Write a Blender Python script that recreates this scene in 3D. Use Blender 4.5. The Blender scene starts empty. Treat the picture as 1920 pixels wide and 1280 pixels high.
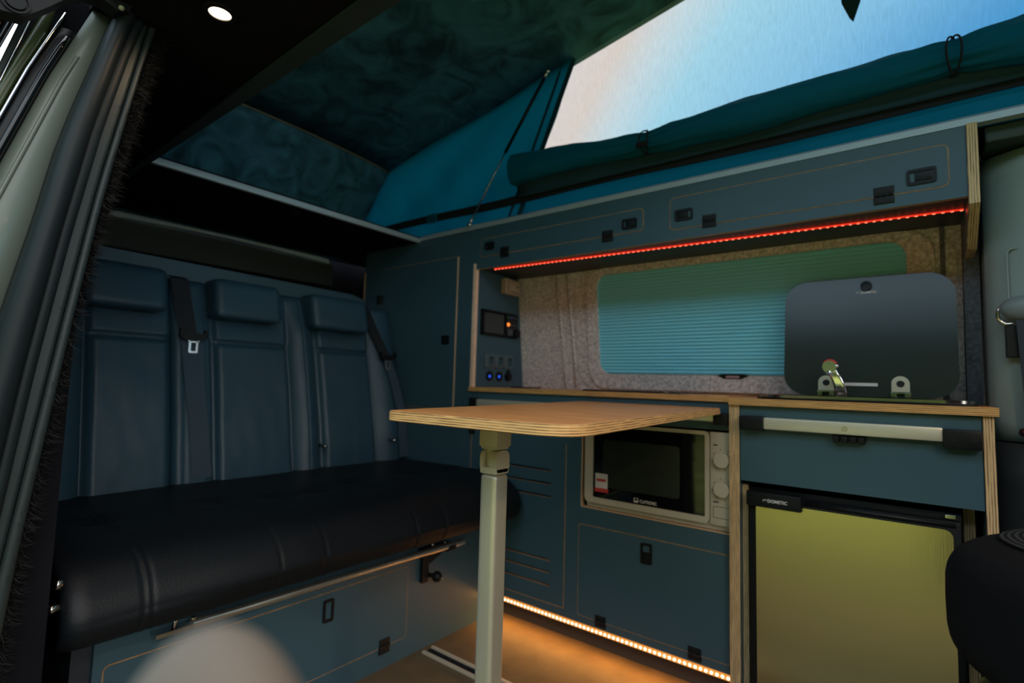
import bpy, bmesh, math, random
from mathutils import Vector, Matrix, noise
random.seed(7)
C = bpy.context.scene.collection
S = bpy.context.scene
PI = math.pi

# ------------------------------------------------------------ camera
F = 984.09; YAW, PITCH, ROLL = 0.904968, 0.078942, 0.028329
cf = Vector((-math.cos(YAW)*math.cos(PITCH), math.sin(YAW)*math.cos(PITCH), math.sin(PITCH)))
cr = cf.cross(Vector((0, 0, 1))).normalized(); cu = cr.cross(cf)
rr = cr*math.cos(ROLL) + cu*math.sin(ROLL); uu = rr.cross(cf)
cam = bpy.data.cameras.new('camera'); camo = bpy.data.objects.new('camera', cam); C.objects.link(camo)
camo.matrix_world = Matrix(((rr.x, uu.x, -cf.x, 0), (rr.y, uu.y, -cf.y, 0), (rr.z, uu.z, -cf.z, .81), (0, 0, 0, 1)))
cam.sensor_width = 36; cam.lens = F*36/1920; cam.clip_start = .01
cam.dof.use_dof = True; cam.dof.focus_distance = .85; cam.dof.aperture_fstop = 3.2
S.camera = camo
S.view_settings.view_transform = 'Standard'; S.view_settings.look = 'None'
S.view_settings.gamma = 1; S.view_settings.use_curve_mapping = False
S.view_settings.exposure = 0.15

# ------------------------------------------------------------ sky: pale on the door side, shaped to light the interior, deep blue opposite
W = bpy.data.worlds.new('World'); S.world = W; W.use_nodes = True
nt = W.node_tree; nt.nodes.clear()
geo = nt.nodes.new('ShaderNodeTexCoord')
dot = nt.nodes.new('ShaderNodeVectorMath'); dot.operation = 'DOT_PRODUCT'
g = Vector((-.35, -.9, .15)).normalized(); dot.inputs[1].default_value = g
nrm = nt.nodes.new('ShaderNodeVectorMath'); nrm.operation = 'NORMALIZE'
nt.links.new(geo.outputs['Generated'], nrm.inputs[0]); nt.links.new(nrm.outputs[0], dot.inputs[0])
mr = nt.nodes.new('ShaderNodeMapRange'); mr.inputs[1].default_value = -1; mr.inputs[2].default_value = 1
nt.links.new(dot.outputs['Value'], mr.inputs[0])
ramp = nt.nodes.new('ShaderNodeValToRGB'); nt.links.new(mr.outputs[0], ramp.inputs[0])
er = ramp.color_ramp
er.elements[0].position = 0; er.elements[0].color = (.06, .20, .42, 1)
er.elements[1].position = 1; er.elements[1].color = (.60, .90, 1.14, 1)
for p, c in ((.115, (.045, .29, .64)), (.16, (.22, .52, .79)), (.215, (.36, .67, .84)), (.245, (.58, .71, .78)), (.268, (.72, .64, .60)), (.36, (.74, .78, .82)), (.62, (.92, .90, .90))):
    e = er.elements.new(p); e.color = (*c, 1)
bg = nt.nodes.new('ShaderNodeBackground'); nt.links.new(ramp.outputs[0], bg.inputs[0]); bg.inputs[1].default_value = 2.6
wo = nt.nodes.new('ShaderNodeOutputWorld'); nt.links.new(bg.outputs[0], wo.inputs[0])

# ------------------------------------------------------------ materials
MATS = {}
def nodes(name):
    m = bpy.data.materials.new(name); m.use_nodes = True
    t = m.node_tree; b = t.nodes['Principled BSDF']; MATS[name] = m
    return m, t, b
def rgb(c): return (c[0], c[1], c[2], 1)
def mat(name, col, rough=.5, metal=0, bump=0, bscale=200, var=0, vscale=8, emit=None, estr=0, spec=None, stretch=None, coat=0):
    m, t, b = nodes(name)
    b.inputs['Base Color'].default_value = rgb(col); b.inputs['Roughness'].default_value = rough
    b.inputs['Metallic'].default_value = metal
    if spec is not None: b.inputs['Specular IOR Level'].default_value = spec
    if coat: b.inputs['Coat Weight'].default_value = coat
    tc = t.nodes.new('ShaderNodeTexCoord'); src = tc.outputs['Object']
    if stretch:
        mp = t.nodes.new('ShaderNodeMapping'); mp.inputs['Scale'].default_value = stretch
        t.links.new(src, mp.inputs[0]); src = mp.outputs[0]
    if var:
        n = t.nodes.new('ShaderNodeTexNoise'); n.inputs['Scale'].default_value = vscale; n.inputs['Detail'].default_value = 5
        t.links.new(src, n.inputs[0])
        r = t.nodes.new('ShaderNodeValToRGB'); t.links.new(n.outputs[0], r.inputs[0])
        r.color_ramp.elements[0].position = .3; r.color_ramp.elements[1].position = .7
        r.color_ramp.elements[0].color = rgb([x*(1-var) for x in col]); r.color_ramp.elements[1].color = rgb([min(1, x*(1+var)) for x in col])
        t.links.new(r.outputs[0], b.inputs['Base Color'])
    if bump:
        n = t.nodes.new('ShaderNodeTexNoise'); n.inputs['Scale'].default_value = bscale; n.inputs['Detail'].default_value = 3
        t.links.new(src, n.inputs[0])
        bp = t.nodes.new('ShaderNodeBump'); bp.inputs['Strength'].default_value = bump; bp.inputs['Distance'].default_value = .002
        t.links.new(n.outputs[0], bp.inputs['Height']); t.links.new(bp.outputs[0], b.inputs['Normal'])
    if emit:
        b.inputs['Emission Color'].default_value = rgb(emit); b.inputs['Emission Strength'].default_value = estr
    return m
def ply(name, axis, period, light=(.60, .42, .22), dark=(.22, .12, .05)):
    m, t, b = nodes(name); b.inputs['Roughness'].default_value = .55
    tc = t.nodes.new('ShaderNodeTexCoord'); sp = t.nodes.new('ShaderNodeSeparateXYZ'); t.links.new(tc.outputs['Object'], sp.inputs[0])
    n = t.nodes.new('ShaderNodeTexNoise'); n.inputs['Scale'].default_value = 60; n.inputs['Detail'].default_value = 4
    mp = t.nodes.new('ShaderNodeMapping'); sc = {'x': (8, .4, .4), 'y': (.4, 8, .4), 'z': (.4, .4, 8)}[axis]
    mp.inputs['Scale'].default_value = sc; t.links.new(tc.outputs['Object'], mp.inputs[0]); t.links.new(mp.outputs[0], n.inputs[0])
    m1 = t.nodes.new('ShaderNodeMath'); m1.operation = 'MULTIPLY'; m1.inputs[1].default_value = 2*PI/period
    t.links.new(sp.outputs['XYZ'.index(axis.upper())], m1.inputs[0])
    m2 = t.nodes.new('ShaderNodeMath'); m2.operation = 'SINE'; t.links.new(m1.outputs[0], m2.inputs[0])
    m3 = t.nodes.new('ShaderNodeMath'); m3.operation = 'MULTIPLY_ADD'; m3.inputs[1].default_value = .3; m3.inputs[2].default_value = 0
    t.links.new(m2.outputs[0], m3.inputs[0])
    m4 = t.nodes.new('ShaderNodeMath'); m4.operation = 'ADD'; t.links.new(m3.outputs[0], m4.inputs[0]); t.links.new(n.outputs[0], m4.inputs[1])
    r = t.nodes.new('ShaderNodeValToRGB'); t.links.new(m4.outputs[0], r.inputs[0])
    r.color_ramp.elements[0].position = .2; r.color_ramp.elements[0].color = rgb(dark)
    r.color_ramp.elements[1].position = .46; r.color_ramp.elements[1].color = rgb(light)
    t.links.new(r.outputs[0], b.inputs['Base Color'])
    return m
LAM = mat('blue_grey_laminate', (.046, .110, .148), .42, bump=.05, bscale=900)
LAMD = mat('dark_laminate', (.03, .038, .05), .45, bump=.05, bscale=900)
PZ = ply('ply_edge_flat', 'z', .0042, (.84, .47, .17), (.24, .13, .045)); PX = ply('ply_edge_upright', 'x', .0045, (.76, .52, .27), (.17, .11, .06))
PY = ply('ply_edge_cut', 'y', .02, (.66, .44, .28), (.45, .28, .16)); GRV = mat('routed_ply_groove', (.33, .21, .11), .7, var=.3, vscale=60)
VEN = mat('oak_worktop', (.92, .36, .11), .38, var=.22, vscale=9, stretch=(1, 6, 1), bump=.05, bscale=60)
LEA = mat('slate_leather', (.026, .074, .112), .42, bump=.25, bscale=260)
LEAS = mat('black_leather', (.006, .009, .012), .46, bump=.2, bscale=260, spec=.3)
STIT = mat('dark_stitching', (.008, .010, .012), .8, var=.1)
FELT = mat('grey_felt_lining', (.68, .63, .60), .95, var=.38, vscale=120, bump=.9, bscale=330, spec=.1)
SUE = mat('marbled_suede', (.042, .155, .215), .8, var=.62, vscale=7, spec=.2, bump=.1, bscale=60)
for n_ in SUE.node_tree.nodes:
    if n_.type == 'TEX_NOISE' and n_.inputs['Scale'].default_value == 7: n_.inputs['Distortion'].default_value = 1.6; n_.inputs['Detail'].default_value = 7
SUED = mat('dark_suede', (.008, .008, .011), .9, var=.4, vscale=6, spec=.1)
CAN = mat('teal_canvas', (.005, .19, .32), .75, bump=.2, bscale=600, spec=.2)
CAND = mat('navy_canvas_seam', (.006, .045, .075), .8, bump=.1)
WEB = mat('black_webbing', (.006, .009, .014), .85, bump=.5, bscale=500)
ALU = mat('brushed_aluminium', (.80, .76, .62), .38, .45, bump=.05, bscale=300, stretch=(1, 20, 20))
ALUP = mat('painted_grey_rail', (.42, .52, .58), .4, .2)
CHR = mat('chrome', (.88, .84, .86), .12, 1, var=.02)
STE = mat('stainless_steel', (.55, .53, .50), .16, 1, var=.05)
BRS = mat('satin_hinge_metal', (.62, .56, .42), .35, .7, var=.05)
BLK = mat('black_plastic', (.006, .008, .010), .45, spec=.3, var=.1)
BLKM = mat('matt_black_metal', (.007, .008, .010), .6, .2, var=.1)
RUB = mat('black_rubber', (.007, .014, .016), .55, spec=.35, var=.15, vscale=5)
GLS = mat('smoked_glass', (.030, .042, .037), .20, 0, var=.05, spec=.4)
BGL = mat('black_oven_glass', (.004, .005, .006), .05, 0, var=.05)
MICW = mat('cream_enamel', (.58, .54, .43), .4, var=.03)
WHT = mat('white_print', (.75, .74, .72), .6, var=.02)
REDP = mat('red_print', (.65, .05, .05), .6, var=.02)
LEGP = mat('grey_beige_plastic', (.54, .48, .32), .4, var=.03)
LEGA = mat('anodised_table_leg', (.66, .60, .46), .36, .6, bump=.03, bscale=200)
TRIM = mat('grey_pillar_plastic', (.27, .33, .31), .5, bump=.2, bscale=700)
BODY = mat('van_body_paint', (.15, .185, .155), .35, var=.03, coat=.1)
STRP = mat('dark_door_frame', (.016, .028, .028), .5, .0, var=.05)
OLV = mat('olive_glazing_trim', (.05, .065, .02), .3, var=.1)
FLOOR = mat('tan_vinyl_floor', (.150, .105, .055), .6, var=.18, vscale=14, bump=.15, bscale=120)
SEATF = mat('black_seat_cloth', (.007, .007, .008), .95, spec=.12, bump=.5, bscale=500)
BELT = mat('seat_belt_webbing', (.040, .075, .115), .6, bump=.6, bscale=300, stretch=(1, 4, .2))
BELTD = mat('black_belt_webbing', (.010, .014, .020), .6, bump=.6, bscale=300, stretch=(1, 4, .2))
PALE = mat('pale_beige_fabric', (.120, .098, .075), .8, var=.08, vscale=20)
GRASS = mat('mown_grass', (.33, .36, .07), .9, var=.4, vscale=2.5)

def pleats():
    return mat('teal_blind_fabric', (.26, .76, .90), .7, bump=.1, bscale=500, spec=.2)
BLIND = pleats()
def translucent(m, col, fac):
    t = m.node_tree; b = t.nodes['Principled BSDF']; tl = t.nodes.new('ShaderNodeBsdfTranslucent'); tl.inputs[0].default_value = rgb(col)
    mx = t.nodes.new('ShaderNodeMixShader'); mx.inputs[0].default_value = fac
    t.links.new(b.outputs[0], mx.inputs[1]); t.links.new(tl.outputs[0], mx.inputs[2]); t.links.new(mx.outputs[0], t.nodes['Material Output'].inputs[0])
translucent(CAN, (.004, .32, .38), .52)
# fridge front: brushed olive-bronze metal
m, t, b = nodes('brushed_bronze_steel'); FRG = m
b.inputs['Base Color'].default_value = (.62, .52, .26, 1); b.inputs['Metallic'].default_value = .95; b.inputs['Roughness'].default_value = .27
tc = t.nodes.new('ShaderNodeTexCoord'); mp = t.nodes.new('ShaderNodeMapping'); mp.inputs['Scale'].default_value = (600, 600, 6)
n = t.nodes.new('ShaderNodeTexNoise'); n.inputs['Scale'].default_value = 1; n.inputs['Detail'].default_value = 2
t.links.new(tc.outputs['Object'], mp.inputs[0]); t.links.new(mp.outputs[0], n.inputs[0])
bp = t.nodes.new('ShaderNodeBump'); bp.inputs['Strength'].default_value = .12; bp.inputs['Distance'].default_value = .001
t.links.new(n.outputs[0], bp.inputs['Height']); t.links.new(bp.outputs[0], b.inputs['Normal'])
# insect mesh: fine weave that lets most of the sky through
m, t, b = nodes('insect_mesh'); MESH = m
tc = t.nodes.new('ShaderNodeTexCoord'); wv = t.nodes.new('ShaderNodeTexNoise'); wv.inputs['Scale'].default_value = 260
mp = t.nodes.new('ShaderNodeMapping'); mp.inputs['Scale'].default_value = (1, 1, .12)
t.links.new(tc.outputs['Object'], mp.inputs[0]); t.links.new(mp.outputs[0], wv.inputs[0])
mrr = t.nodes.new('ShaderNodeMapRange'); mrr.inputs[1].default_value = .3; mrr.inputs[2].default_value = .7; mrr.inputs[3].default_value = .295; mrr.inputs[4].default_value = .345
t.links.new(wv.outputs[0], mrr.inputs[0])
tr = t.nodes.new('ShaderNodeBsdfTransparent'); b.inputs['Base Color'].default_value = (.35, .42, .45, 1); b.inputs['Roughness'].default_value = .8
mx = t.nodes.new('ShaderNodeMixShader'); t.links.new(mrr.outputs[0], mx.inputs[0]); t.links.new(b.outputs[0], mx.inputs[1]); t.links.new(tr.outputs[0], mx.inputs[2])
t.links.new(mx.outputs[0], t.nodes['Material Output'].inputs[0])
PATT = mat('insert_cloth', (.009, .009, .010), .95, bump=.4, bscale=400, spec=.12)
LEDW = mat('warm_led', (1, .8, .5), .5, emit=(1, .80, .62), estr=2.0)
LEDR = mat('red_led', (1, .1, .05), .5, emit=(1, .16, .08), estr=2.2)
TAPEW = mat('warm_lit_tape', (.6, .4, .15), .5, emit=(1, .33, .04), estr=.60)
TAPER = mat('red_lit_tape', (.5, .05, .03), .5, emit=(1, .035, .015), estr=.75)
SPOT = mat('warm_spot_lens', (1, .9, .7), .5, emit=(1, .72, .42), estr=6)
ORG = mat('orange_button_light', (1, .4, .1), .5, emit=(1, .22, .03), estr=1.3)
BLU = mat('blue_socket_light', (.1, .2, 1), .5, emit=(.01, .07, .75), estr=.8)
GRN = mat('green_button', (.03, .16, .09), .5, var=.02); VIO = mat('violet_button', (.08, .10, .28), .5, var=.02); GRB = mat('grey_button', (.10, .10, .12), .5, var=.02)

# ------------------------------------------------------------ mesh helpers
class MB:
    def __init__(s): s.bm = bmesh.new()
    def face(s, vs, mi=0):
        try: f = s.bm.faces.new(vs); f.material_index = mi; return f
        except ValueError: return None
    def box(s, x0, x1, y0, y1, z0, z1, bev=0, seg=2):
        r = bmesh.ops.create_cube(s.bm, size=1); vs = r['verts']
        for v in vs:
            v.co = Vector(((x0+x1)/2+v.co.x*(x1-x0), (y0+y1)/2+v.co.y*(y1-y0), (z0+z1)/2+v.co.z*(z1-z0)))
        if bev:
            es = list({e for v in vs for e in v.link_edges})
            bmesh.ops.bevel(s.bm, geom=es, offset=bev, segments=seg, affect='EDGES', profile=.6)
        return s
    def prism(s, poly, fr, d, mi=0, side=None):
        """poly: list of (u,v); fr: function (u,v,w)->Vector; extruded from w=0 to w=d"""
        a = [s.bm.verts.new(fr(u, v, 0)) for u, v in poly]; b = [s.bm.verts.new(fr(u, v, d)) for u, v in poly]
        s.face(a, mi); s.face(b[::-1], mi); n = len(poly); sm = mi if side is None else side
        for i in range(n): s.face([a[i], b[i], b[(i+1) % n], a[(i+1) % n]], sm)
        return s
    def ring(s, outer, inner, fr, d, mi=0):
        n = len(outer)
        A = [[s.bm.verts.new(fr(u, v, w)) for u, v in p] for p in (outer, inner) for w in (0, d)]
        for i in range(n):
            j = (i+1) % n
            s.face([A[0][i], A[0][j], A[2][j], A[2][i]], mi); s.face([A[1][i], A[3][i], A[3][j], A[1][j]], mi)
            s.face([A[0][i], A[1][i], A[1][j], A[0][j]], mi); s.face([A[2][i], A[2][j], A[3][j], A[3][i]], mi)
        return s
    def tube(s, pts, r, seg=10, cap=True):
        pts = [Vector(p) for p in pts]; n = len(pts); rs = r if isinstance(r, (list, tuple)) else [r]*n
        rings = []; up = None
        for i, p in enumerate(pts):
            t = (pts[min(i+1, n-1)]-pts[max(i-1, 0)]).normalized()
            if up is None: up = t.orthogonal().normalized()
            up = (up - t*up.dot(t)).normalized(); sd = t.cross(up)
            rings.append([s.bm.verts.new(p+(up*math.cos(a)+sd*math.sin(a))*rs[i]) for a in [2*PI*k/seg for k in range(seg)]])
        for i in range(n-1):
            for k in range(seg): s.face([rings[i][k], rings[i][(k+1) % seg], rings[i+1][(k+1) % seg], rings[i+1][k]])
        if cap: s.face(rings[0][::-1]); s.face(rings[-1])
        return s
    def sheet(s, f, nu, nv, mi=0):
        g = [[s.bm.verts.new(f(i/nu, j/nv)) for j in range(nv+1)] for i in range(nu+1)]
        for i in range(nu):
            for j in range(nv): s.face([g[i][j], g[i+1][j], g[i+1][j+1], g[i][j+1]], mi)
        return s
    def solid(s, f, nu, nv, off):
        """sheet plus an offset back and closed rim"""
        A = [[s.bm.verts.new(f(i/nu, j/nv)) for j in range(nv+1)] for i in range(nu+1)]
        B = [[s.bm.verts.new(f(i/nu, j/nv)+Vector(off)) for j in range(nv+1)] for i in range(nu+1)]
        for i in range(nu):
            for j in range(nv):
                s.face([A[i][j], A[i+1][j], A[i+1][j+1], A[i][j+1]]); s.face([B[i][j], B[i][j+1], B[i+1][j+1], B[i+1][j]])
        for i in range(nu):
            s.face([A[i][0], B[i][0], B[i+1][0], A[i+1][0]]); s.face([A[i][nv], A[i+1][nv], B[i+1][nv], B[i][nv]])
        for j in range(nv):
            s.face([A[0][j], A[0][j+1], B[0][j+1], B[0][j]]); s.face([A[nu][j], B[nu][j], B[nu][j+1], A[nu][j+1]])
        return s
    def ball(s, c, r, sx=1, sy=1, sz=1, u=16, v=10):
        q = bmesh.ops.create_uvsphere(s.bm, u_segments=u, v_segments=v, radius=r)
        for w in q['verts']: w.co = Vector((c[0]+w.co.x*sx, c[1]+w.co.y*sy, c[2]+w.co.z*sz))
        return s
    def plate(s, x0, x1, z0, z1, y0, y1, holes=(), bars=()):
        """board in the XZ plane with rectangular holes; faces = slot 0, cut edges = slot 1"""
        xs = sorted({x0, x1, *[h[i] for h in holes for i in (0, 1)]}); zs = sorted({z0, z1, *[h[i] for h in holes for i in (2, 3)]})
        xs = [x for x in xs if x0 <= x <= x1]; zs = [z for z in zs if z0 <= z <= z1]
        def solid(i, j):
            if i < 0 or j < 0 or i >= len(xs)-1 or j >= len(zs)-1: return False
            cx, cz = (xs[i]+xs[i+1])/2, (zs[j]+zs[j+1])/2
            return not any(h[0] < cx < h[1] and h[2] < cz < h[3] for h in holes)
        V = {}
        def v(x, y, z):
            k = (x, y, z)
            if k not in V: V[k] = s.bm.verts.new(k)
            return V[k]
        for i in range(len(xs)-1):
            for j in range(len(zs)-1):
                if not solid(i, j): continue
                a, b_, c, d = xs[i], xs[i+1], zs[j], zs[j+1]
                s.face([v(a, y0, c), v(b_, y0, c), v(b_, y0, d), v(a, y0, d)], 0)
                s.face([v(a, y1, c), v(a, y1, d), v(b_, y1, d), v(b_, y1, c)], 0)
                if not solid(i-1, j): s.face([v(a, y0, c), v(a, y0, d), v(a, y1, d), v(a, y1, c)], 1)
                if not solid(i+1, j): s.face([v(b_, y0, c), v(b_, y1, c), v(b_, y1, d), v(b_, y0, d)], 1)
                if not solid(i, j-1): s.face([v(a, y0, c), v(a, y1, c), v(b_, y1, c), v(b_, y0, c)], 1)
                if not solid(i, j+1): s.face([v(a, y0, d), v(b_, y0, d), v(b_, y1, d), v(a, y1, d)], 1)
        return s

def XZ(y):      # front-facing frame: u=x, v=z, w grows toward the room (-y)
    return lambda u, v, w: Vector((u, y-w, v))
def YZ(x):      # facing +x
    return lambda u, v, w: Vector((x+w, u, v))
def XY(z):
    return lambda u, v, w: Vector((u, v, z+w))
def rrect(a, b, c, d, r, n=5):
    pts = []
    for cx, cy, s0 in ((b-r, d-r, 0), (a+r, d-r, 1), (a+r, c+r, 2), (b-r, c+r, 3)):
        for k in range(n+1):
            t = PI/2*(s0+k/n); pts.append((cx+r*math.cos(t), cy+r*math.sin(t)))
    return pts
def circ(cx, cy, r, n=20): return [(cx+r*math.cos(2*PI*k/n), cy+r*math.sin(2*PI*k/n)) for k in range(n)]

def wloc(o):
    v = Vector(o.location)
    while o.parent: o = o.parent; v += Vector(o.location)
    return v
def build(name, mb, mats, base, smooth=False, parent=None):
    bm = mb.bm; bmesh.ops.recalc_face_normals(bm, faces=bm.faces)
    base = Vector(base)
    for v in bm.verts: v.co -= base
    me = bpy.data.meshes.new(name); bm.to_mesh(me); bm.free()
    for m in (mats if isinstance(mats, (list, tuple)) else [mats]): me.materials.append(m)
    if smooth:
        for p in me.polygons: p.use_smooth = True
        if smooth == 'auto':
            me.set_sharp_from_angle(angle=math.radians(40))
    o = bpy.data.objects.new(name, me); C.objects.link(o)
    if parent: o.parent = parent
    else: o.location = base
    return o
def part(name, mb, mats, parent, smooth=False, label=None):
    o = build(name, mb, mats, wloc(parent), smooth, parent)
    if label: o['label'] = label
    return o
def thing(name, label, cat, base, group=None):
    o = bpy.data.objects.new(name, None); C.objects.link(o); o.location = base; o.empty_display_size = .05
    o['label'] = label; o['category'] = cat
    if group: o['group'] = group
    return o
def single(name, mb, mats, label, cat, base, smooth=False, group=None):
    o = build(name, mb, mats, base, smooth); o['label'] = label; o['category'] = cat
    if group: o['group'] = group
    return o
def struct(name, mb, mats, base=(0, 0, 0), smooth=False, label=None):
    o = build(name, mb, mats, base, smooth); o['kind'] = 'structure'
    if label: o['label'] = label
    return o
def text(name, body, size, pos, ux, uy, m, parent, bold=.0, depth=.0004, sx=1):
    cu_ = bpy.data.curves.new('t', 'FONT'); cu_.body = body; cu_.size = size; cu_.extrude = depth; cu_.offset = bold
    to = bpy.data.objects.new('t', cu_); C.objects.link(to)
    dg = bpy.context.evaluated_depsgraph_get(); me = bpy.data.meshes.new_from_object(to.evaluated_get(dg))
    bpy.data.objects.remove(to); ux = Vector(ux).normalized(); uy = Vector(uy).normalized(); uz = ux.cross(uy)
    b0 = wloc(parent)
    for v in me.vertices: v.co = Vector(pos)+ux*v.co.x*sx+uy*v.co.y+uz*v.co.z-b0
    me.name = name; me.materials.clear(); me.materials.append(m)
    o = bpy.data.objects.new(name, me); C.objects.link(o); o.parent = parent
    return o
def lerp(a, b, t): return a+(b-a)*t
def interp(pts, x):
    if x <= pts[0][0]: p, q = pts[0], pts[1]
    elif x >= pts[-1][0]: p, q = pts[-2], pts[-1]
    else:
        for i in range(len(pts)-1):
            if pts[i][0] <= x <= pts[i+1][0]: p, q = pts[i], pts[i+1]; break
    return p[1]+(q[1]-p[1])*(x-p[0])/(q[0]-p[0])
def clampi(pts, x):
    x = max(pts[0][0], min(pts[-1][0], x)); return interp(pts, x)
def sm(t): t = max(0, min(1, t)); return t*t*(3-2*t)

# ------------------------------------------------------------ setting
KY = 1.47; RY = 1.45
struct('floor', MB().box(-2.35, 1.6, .10, 1.85, -.03, 0), FLOOR)
gm = MB(); gm.sheet(lambda u, v: Vector((-30+60*u, -30+60*v, -.42+.02*noise.noise(Vector((u*40, v*40, 0))))), 60, 60); struct('ground', gm, GRASS)
pv = MB(); pv.box(-9, 9, -2.3, .05, -.43, -.395); struct('added_dark_ground', pv, mat('added_ground_gravel', (.020, .020, .016), .9, var=.4, vscale=60))  # unseen dark ground, added to darken the lower part of the fridge reflection
def sky_block_hedgef(u, v):  # unseen row of foliage, added to block low sky light at the door
    x = -22+44*u; z = -.45+5.6*v; n_ = noise.fractal(Vector((x*.6, z*.8, 2)), .8, 2.2, 4)
    return Vector((x, -12.5+1.3*n_+.9*v*v, z*1.35+(.9*noise.noise(Vector((x*.35, 9, 0))) if v > .6 else 0)))
hg = MB(); hg.solid(sky_block_hedgef, 130, 34, (0, -1.2, 0))
single('sky_block_hedge', hg, mat('sky_block_foliage', (.075, .105, .02), .8, var=.5, vscale=3), 'added tall leafy green screen behind the camera, holding back low sky light', 'sky_block_hedge', (0, -12.5, -.42))
struct('wall_rear', MB().box(-2.40, -2.35, .10, 1.85, -.03, 1.42), SUED)
wm = MB()
def farwall(x, z): return 1.79-.12*max(0, z-.79)
poly = [(1.79, -.03), (1.79, .79), (1.735, 1.25), (1.72, 1.42), (1.80, 1.42), (1.86, .79), (1.86, -.03)]
wm.prism([(y, z) for y, z in poly], YZ(-2.40), 3.9); struct('wall_far', wm, FELT)
wm = MB(); wm.prism([(.10, -.1), (.10, .80), (.165, 1.40), (.31, 1.40), (.22, .9), (.22, -.1)], YZ(-2.40), 1.36); struct('wall_near', wm, SUED)
struct('front_light_block', MB().box(.80, .85, .25, 1.45, 0, 1.0), SUED)  # unseen low screen, added to cut light coming from the cab

# ceiling pieces round the roof opening
cm = MB(); cm.box(-2.40, 1.5, .20, .472, 1.385, 1.42); cm.box(-2.30, -1.681, .46, 1.8, 1.392, 1.42); cm.box(-1.66, 1.5, 1.52, 1.82, 1.41, 1.43)
struct('ceiling', cm, SUED)
t1 = MB(); t1.prism([(-1.83, .462), (1.3, .405), (1.3, .476), (-1.83, .476)], XY(1.379), .05)
struct('trim_1', t1, mat('opening_frame_vinyl', (.025, .045, .055), .6, var=.1), label='long grey-blue lip along the near side of the roof opening')
t2 = MB(); t2.box(-1.681, -1.665, .46, 1.485, 1.390, 1.410, .003)
struct('trim_2', t2, ALUP, smooth='auto', label='pale aluminium edge strip across the back of the roof opening')
t3 = MB()
t3.sheet(lambda u, v: Vector((-2.275+.012*math.sin(PI*u)+.004*(v > .5), lerp(.52, 1.43, u), 1.388-.020*v+.012*math.sin(PI*u))), 24, 1)
t3.solid(lambda u, v: Vector((-2.275+.012*math.sin(PI*u), lerp(.52, 1.43, u), 1.388-.022*v+.010*math.sin(PI*u))), 24, 1, (-.02, 0, 0))
struct('trim_3', t3, mat('pale_blue_grey_strip', (.60, .72, .80), .4), label='pale strip over the tailgate at the back of the headliner')
t4 = MB(); t4.prism([(1.468, 1.398), (1.492, 1.398), (1.492, 1.424), (1.484, 1.424), (1.468, 1.413)], YZ(-1.665), 3.1)
struct('trim_4', t4, ALUP, label='long pale aluminium rail between tent canvas and overhead cupboards')
struct('trim_5', MB().box(-2.34, -2.295, .45, 1.47, 1.26, 1.375, .005), mat('tailgate_header', (.03, .042, .030), .6, var=.1), label='dark header trim above the tailgate, green reflection put into its colour')  # green cast of a reflection is put into the base colour
# lifting roof
rm = MB()
def roofz(x): return 1.775+.172*(x+1.944)
def ceilf(u, v):
    x = lerp(-1.944, 1.2, u); return Vector((x, lerp(.30, 1.53, v), roofz(x)+.03*math.sin(PI*v)**.7))
rm.solid(ceilf, 30, 14, (0, 0, .03))
lr = thing('lifting_roof', 'raised roof panel lined in dark marbled blue-grey suede', 'roof', (-1.944, .9, 1.775))
part('roof_lining', rm, SUE, lr, True)
rm = MB(); rm.solid(lambda u, v: Vector((lerp(-1.944, -2.25, u), lerp(.30, 1.53, v), lerp(1.775, 1.385, u)+.03*(1-u)*math.sin(PI*v)**.7)), 10, 14, (-.03, 0, .02))
part('rear_panel', rm, SUE, lr, True)
rm = MB(); rm.tube([(-1.944, lerp(.31, 1.52, v/14), 1.772+.03*math.sin(PI*v/14)**.7) for v in range(15)], .0035, 6); part('edge_piping', rm, mat('khaki_piping', (.22, .20, .13), .6, var=.05), lr, True)

# tent canvas
tn = thing('tent_canvas', 'teal pop-up tent canvas wall with pale insect mesh window and black webbing', 'tent', (-.6, 1.5, 1.40))
def wr(x, z): return (.016*math.sin(x*30+z*12)*sm((1.75-z)*4)+.008*math.sin(x*13-z*20))*sm((z-1.40)*6)*.8+.006*noise.noise(Vector((x*9, z*6, 3)))
def cleft(u, v):
    b0 = Vector((lerp(-2.235, -1.17, u), 0, 1.40)); tp = Vector((lerp(-1.944, -.935, u), 0, 0)); tp.z = roofz(tp.x)+.005
    p = b0.lerp(tp, v); p.y = 1.502+wr(p.x, p.z); return p
cmb = MB(); cmb.solid(cleft, 60, 20, (0, .004, 0))
def clow(u, v):
    x = lerp(-1.17, 1.2, u); zt = lerp(1.61, 1.52, min(1, u*2)); xx = x+(.10*v if u == 0 else .10*v*(1-u)); z = lerp(1.40, zt, v)
    return Vector((xx, 1.502+.004*noise.noise(Vector((x*7, z*8, 1))), z))
cmb.solid(clow, 60, 8, (0, .004, 0))
part('canvas_panel', cmb, CAN, tn, True)
mm = MB()
def msh(u, v):
    xb = lerp(-1.09, 1.2, u); xt = lerp(-.935, 1.2, u); x = lerp(xb, xt, v); z = lerp(lerp(1.60, 1.51, u), roofz(xt)+.005, v); return Vector((x, 1.512, z))
mm.sheet(msh, 20, 8); part('mesh_window', mm, MESH, tn, label='pale see-through mesh with sky behind')
sb = MB()
def seam(x0, w):
    sb.solid(lambda u, v: Vector((lerp(x0-.236, x0, v)+w*u, 1.496, lerp(1.40, roofz(x0), v))), 1, 12, (0, .004, 0))
seam(-.990, .010); seam(-.947, .020)
part('seam_tape', sb, CAND, tn)
wb = MB()
def wz(x): return interp([(-1.95, 1.492), (-.877, 1.484), (-.55, 1.480), (1.2, 1.478)], x)
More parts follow.
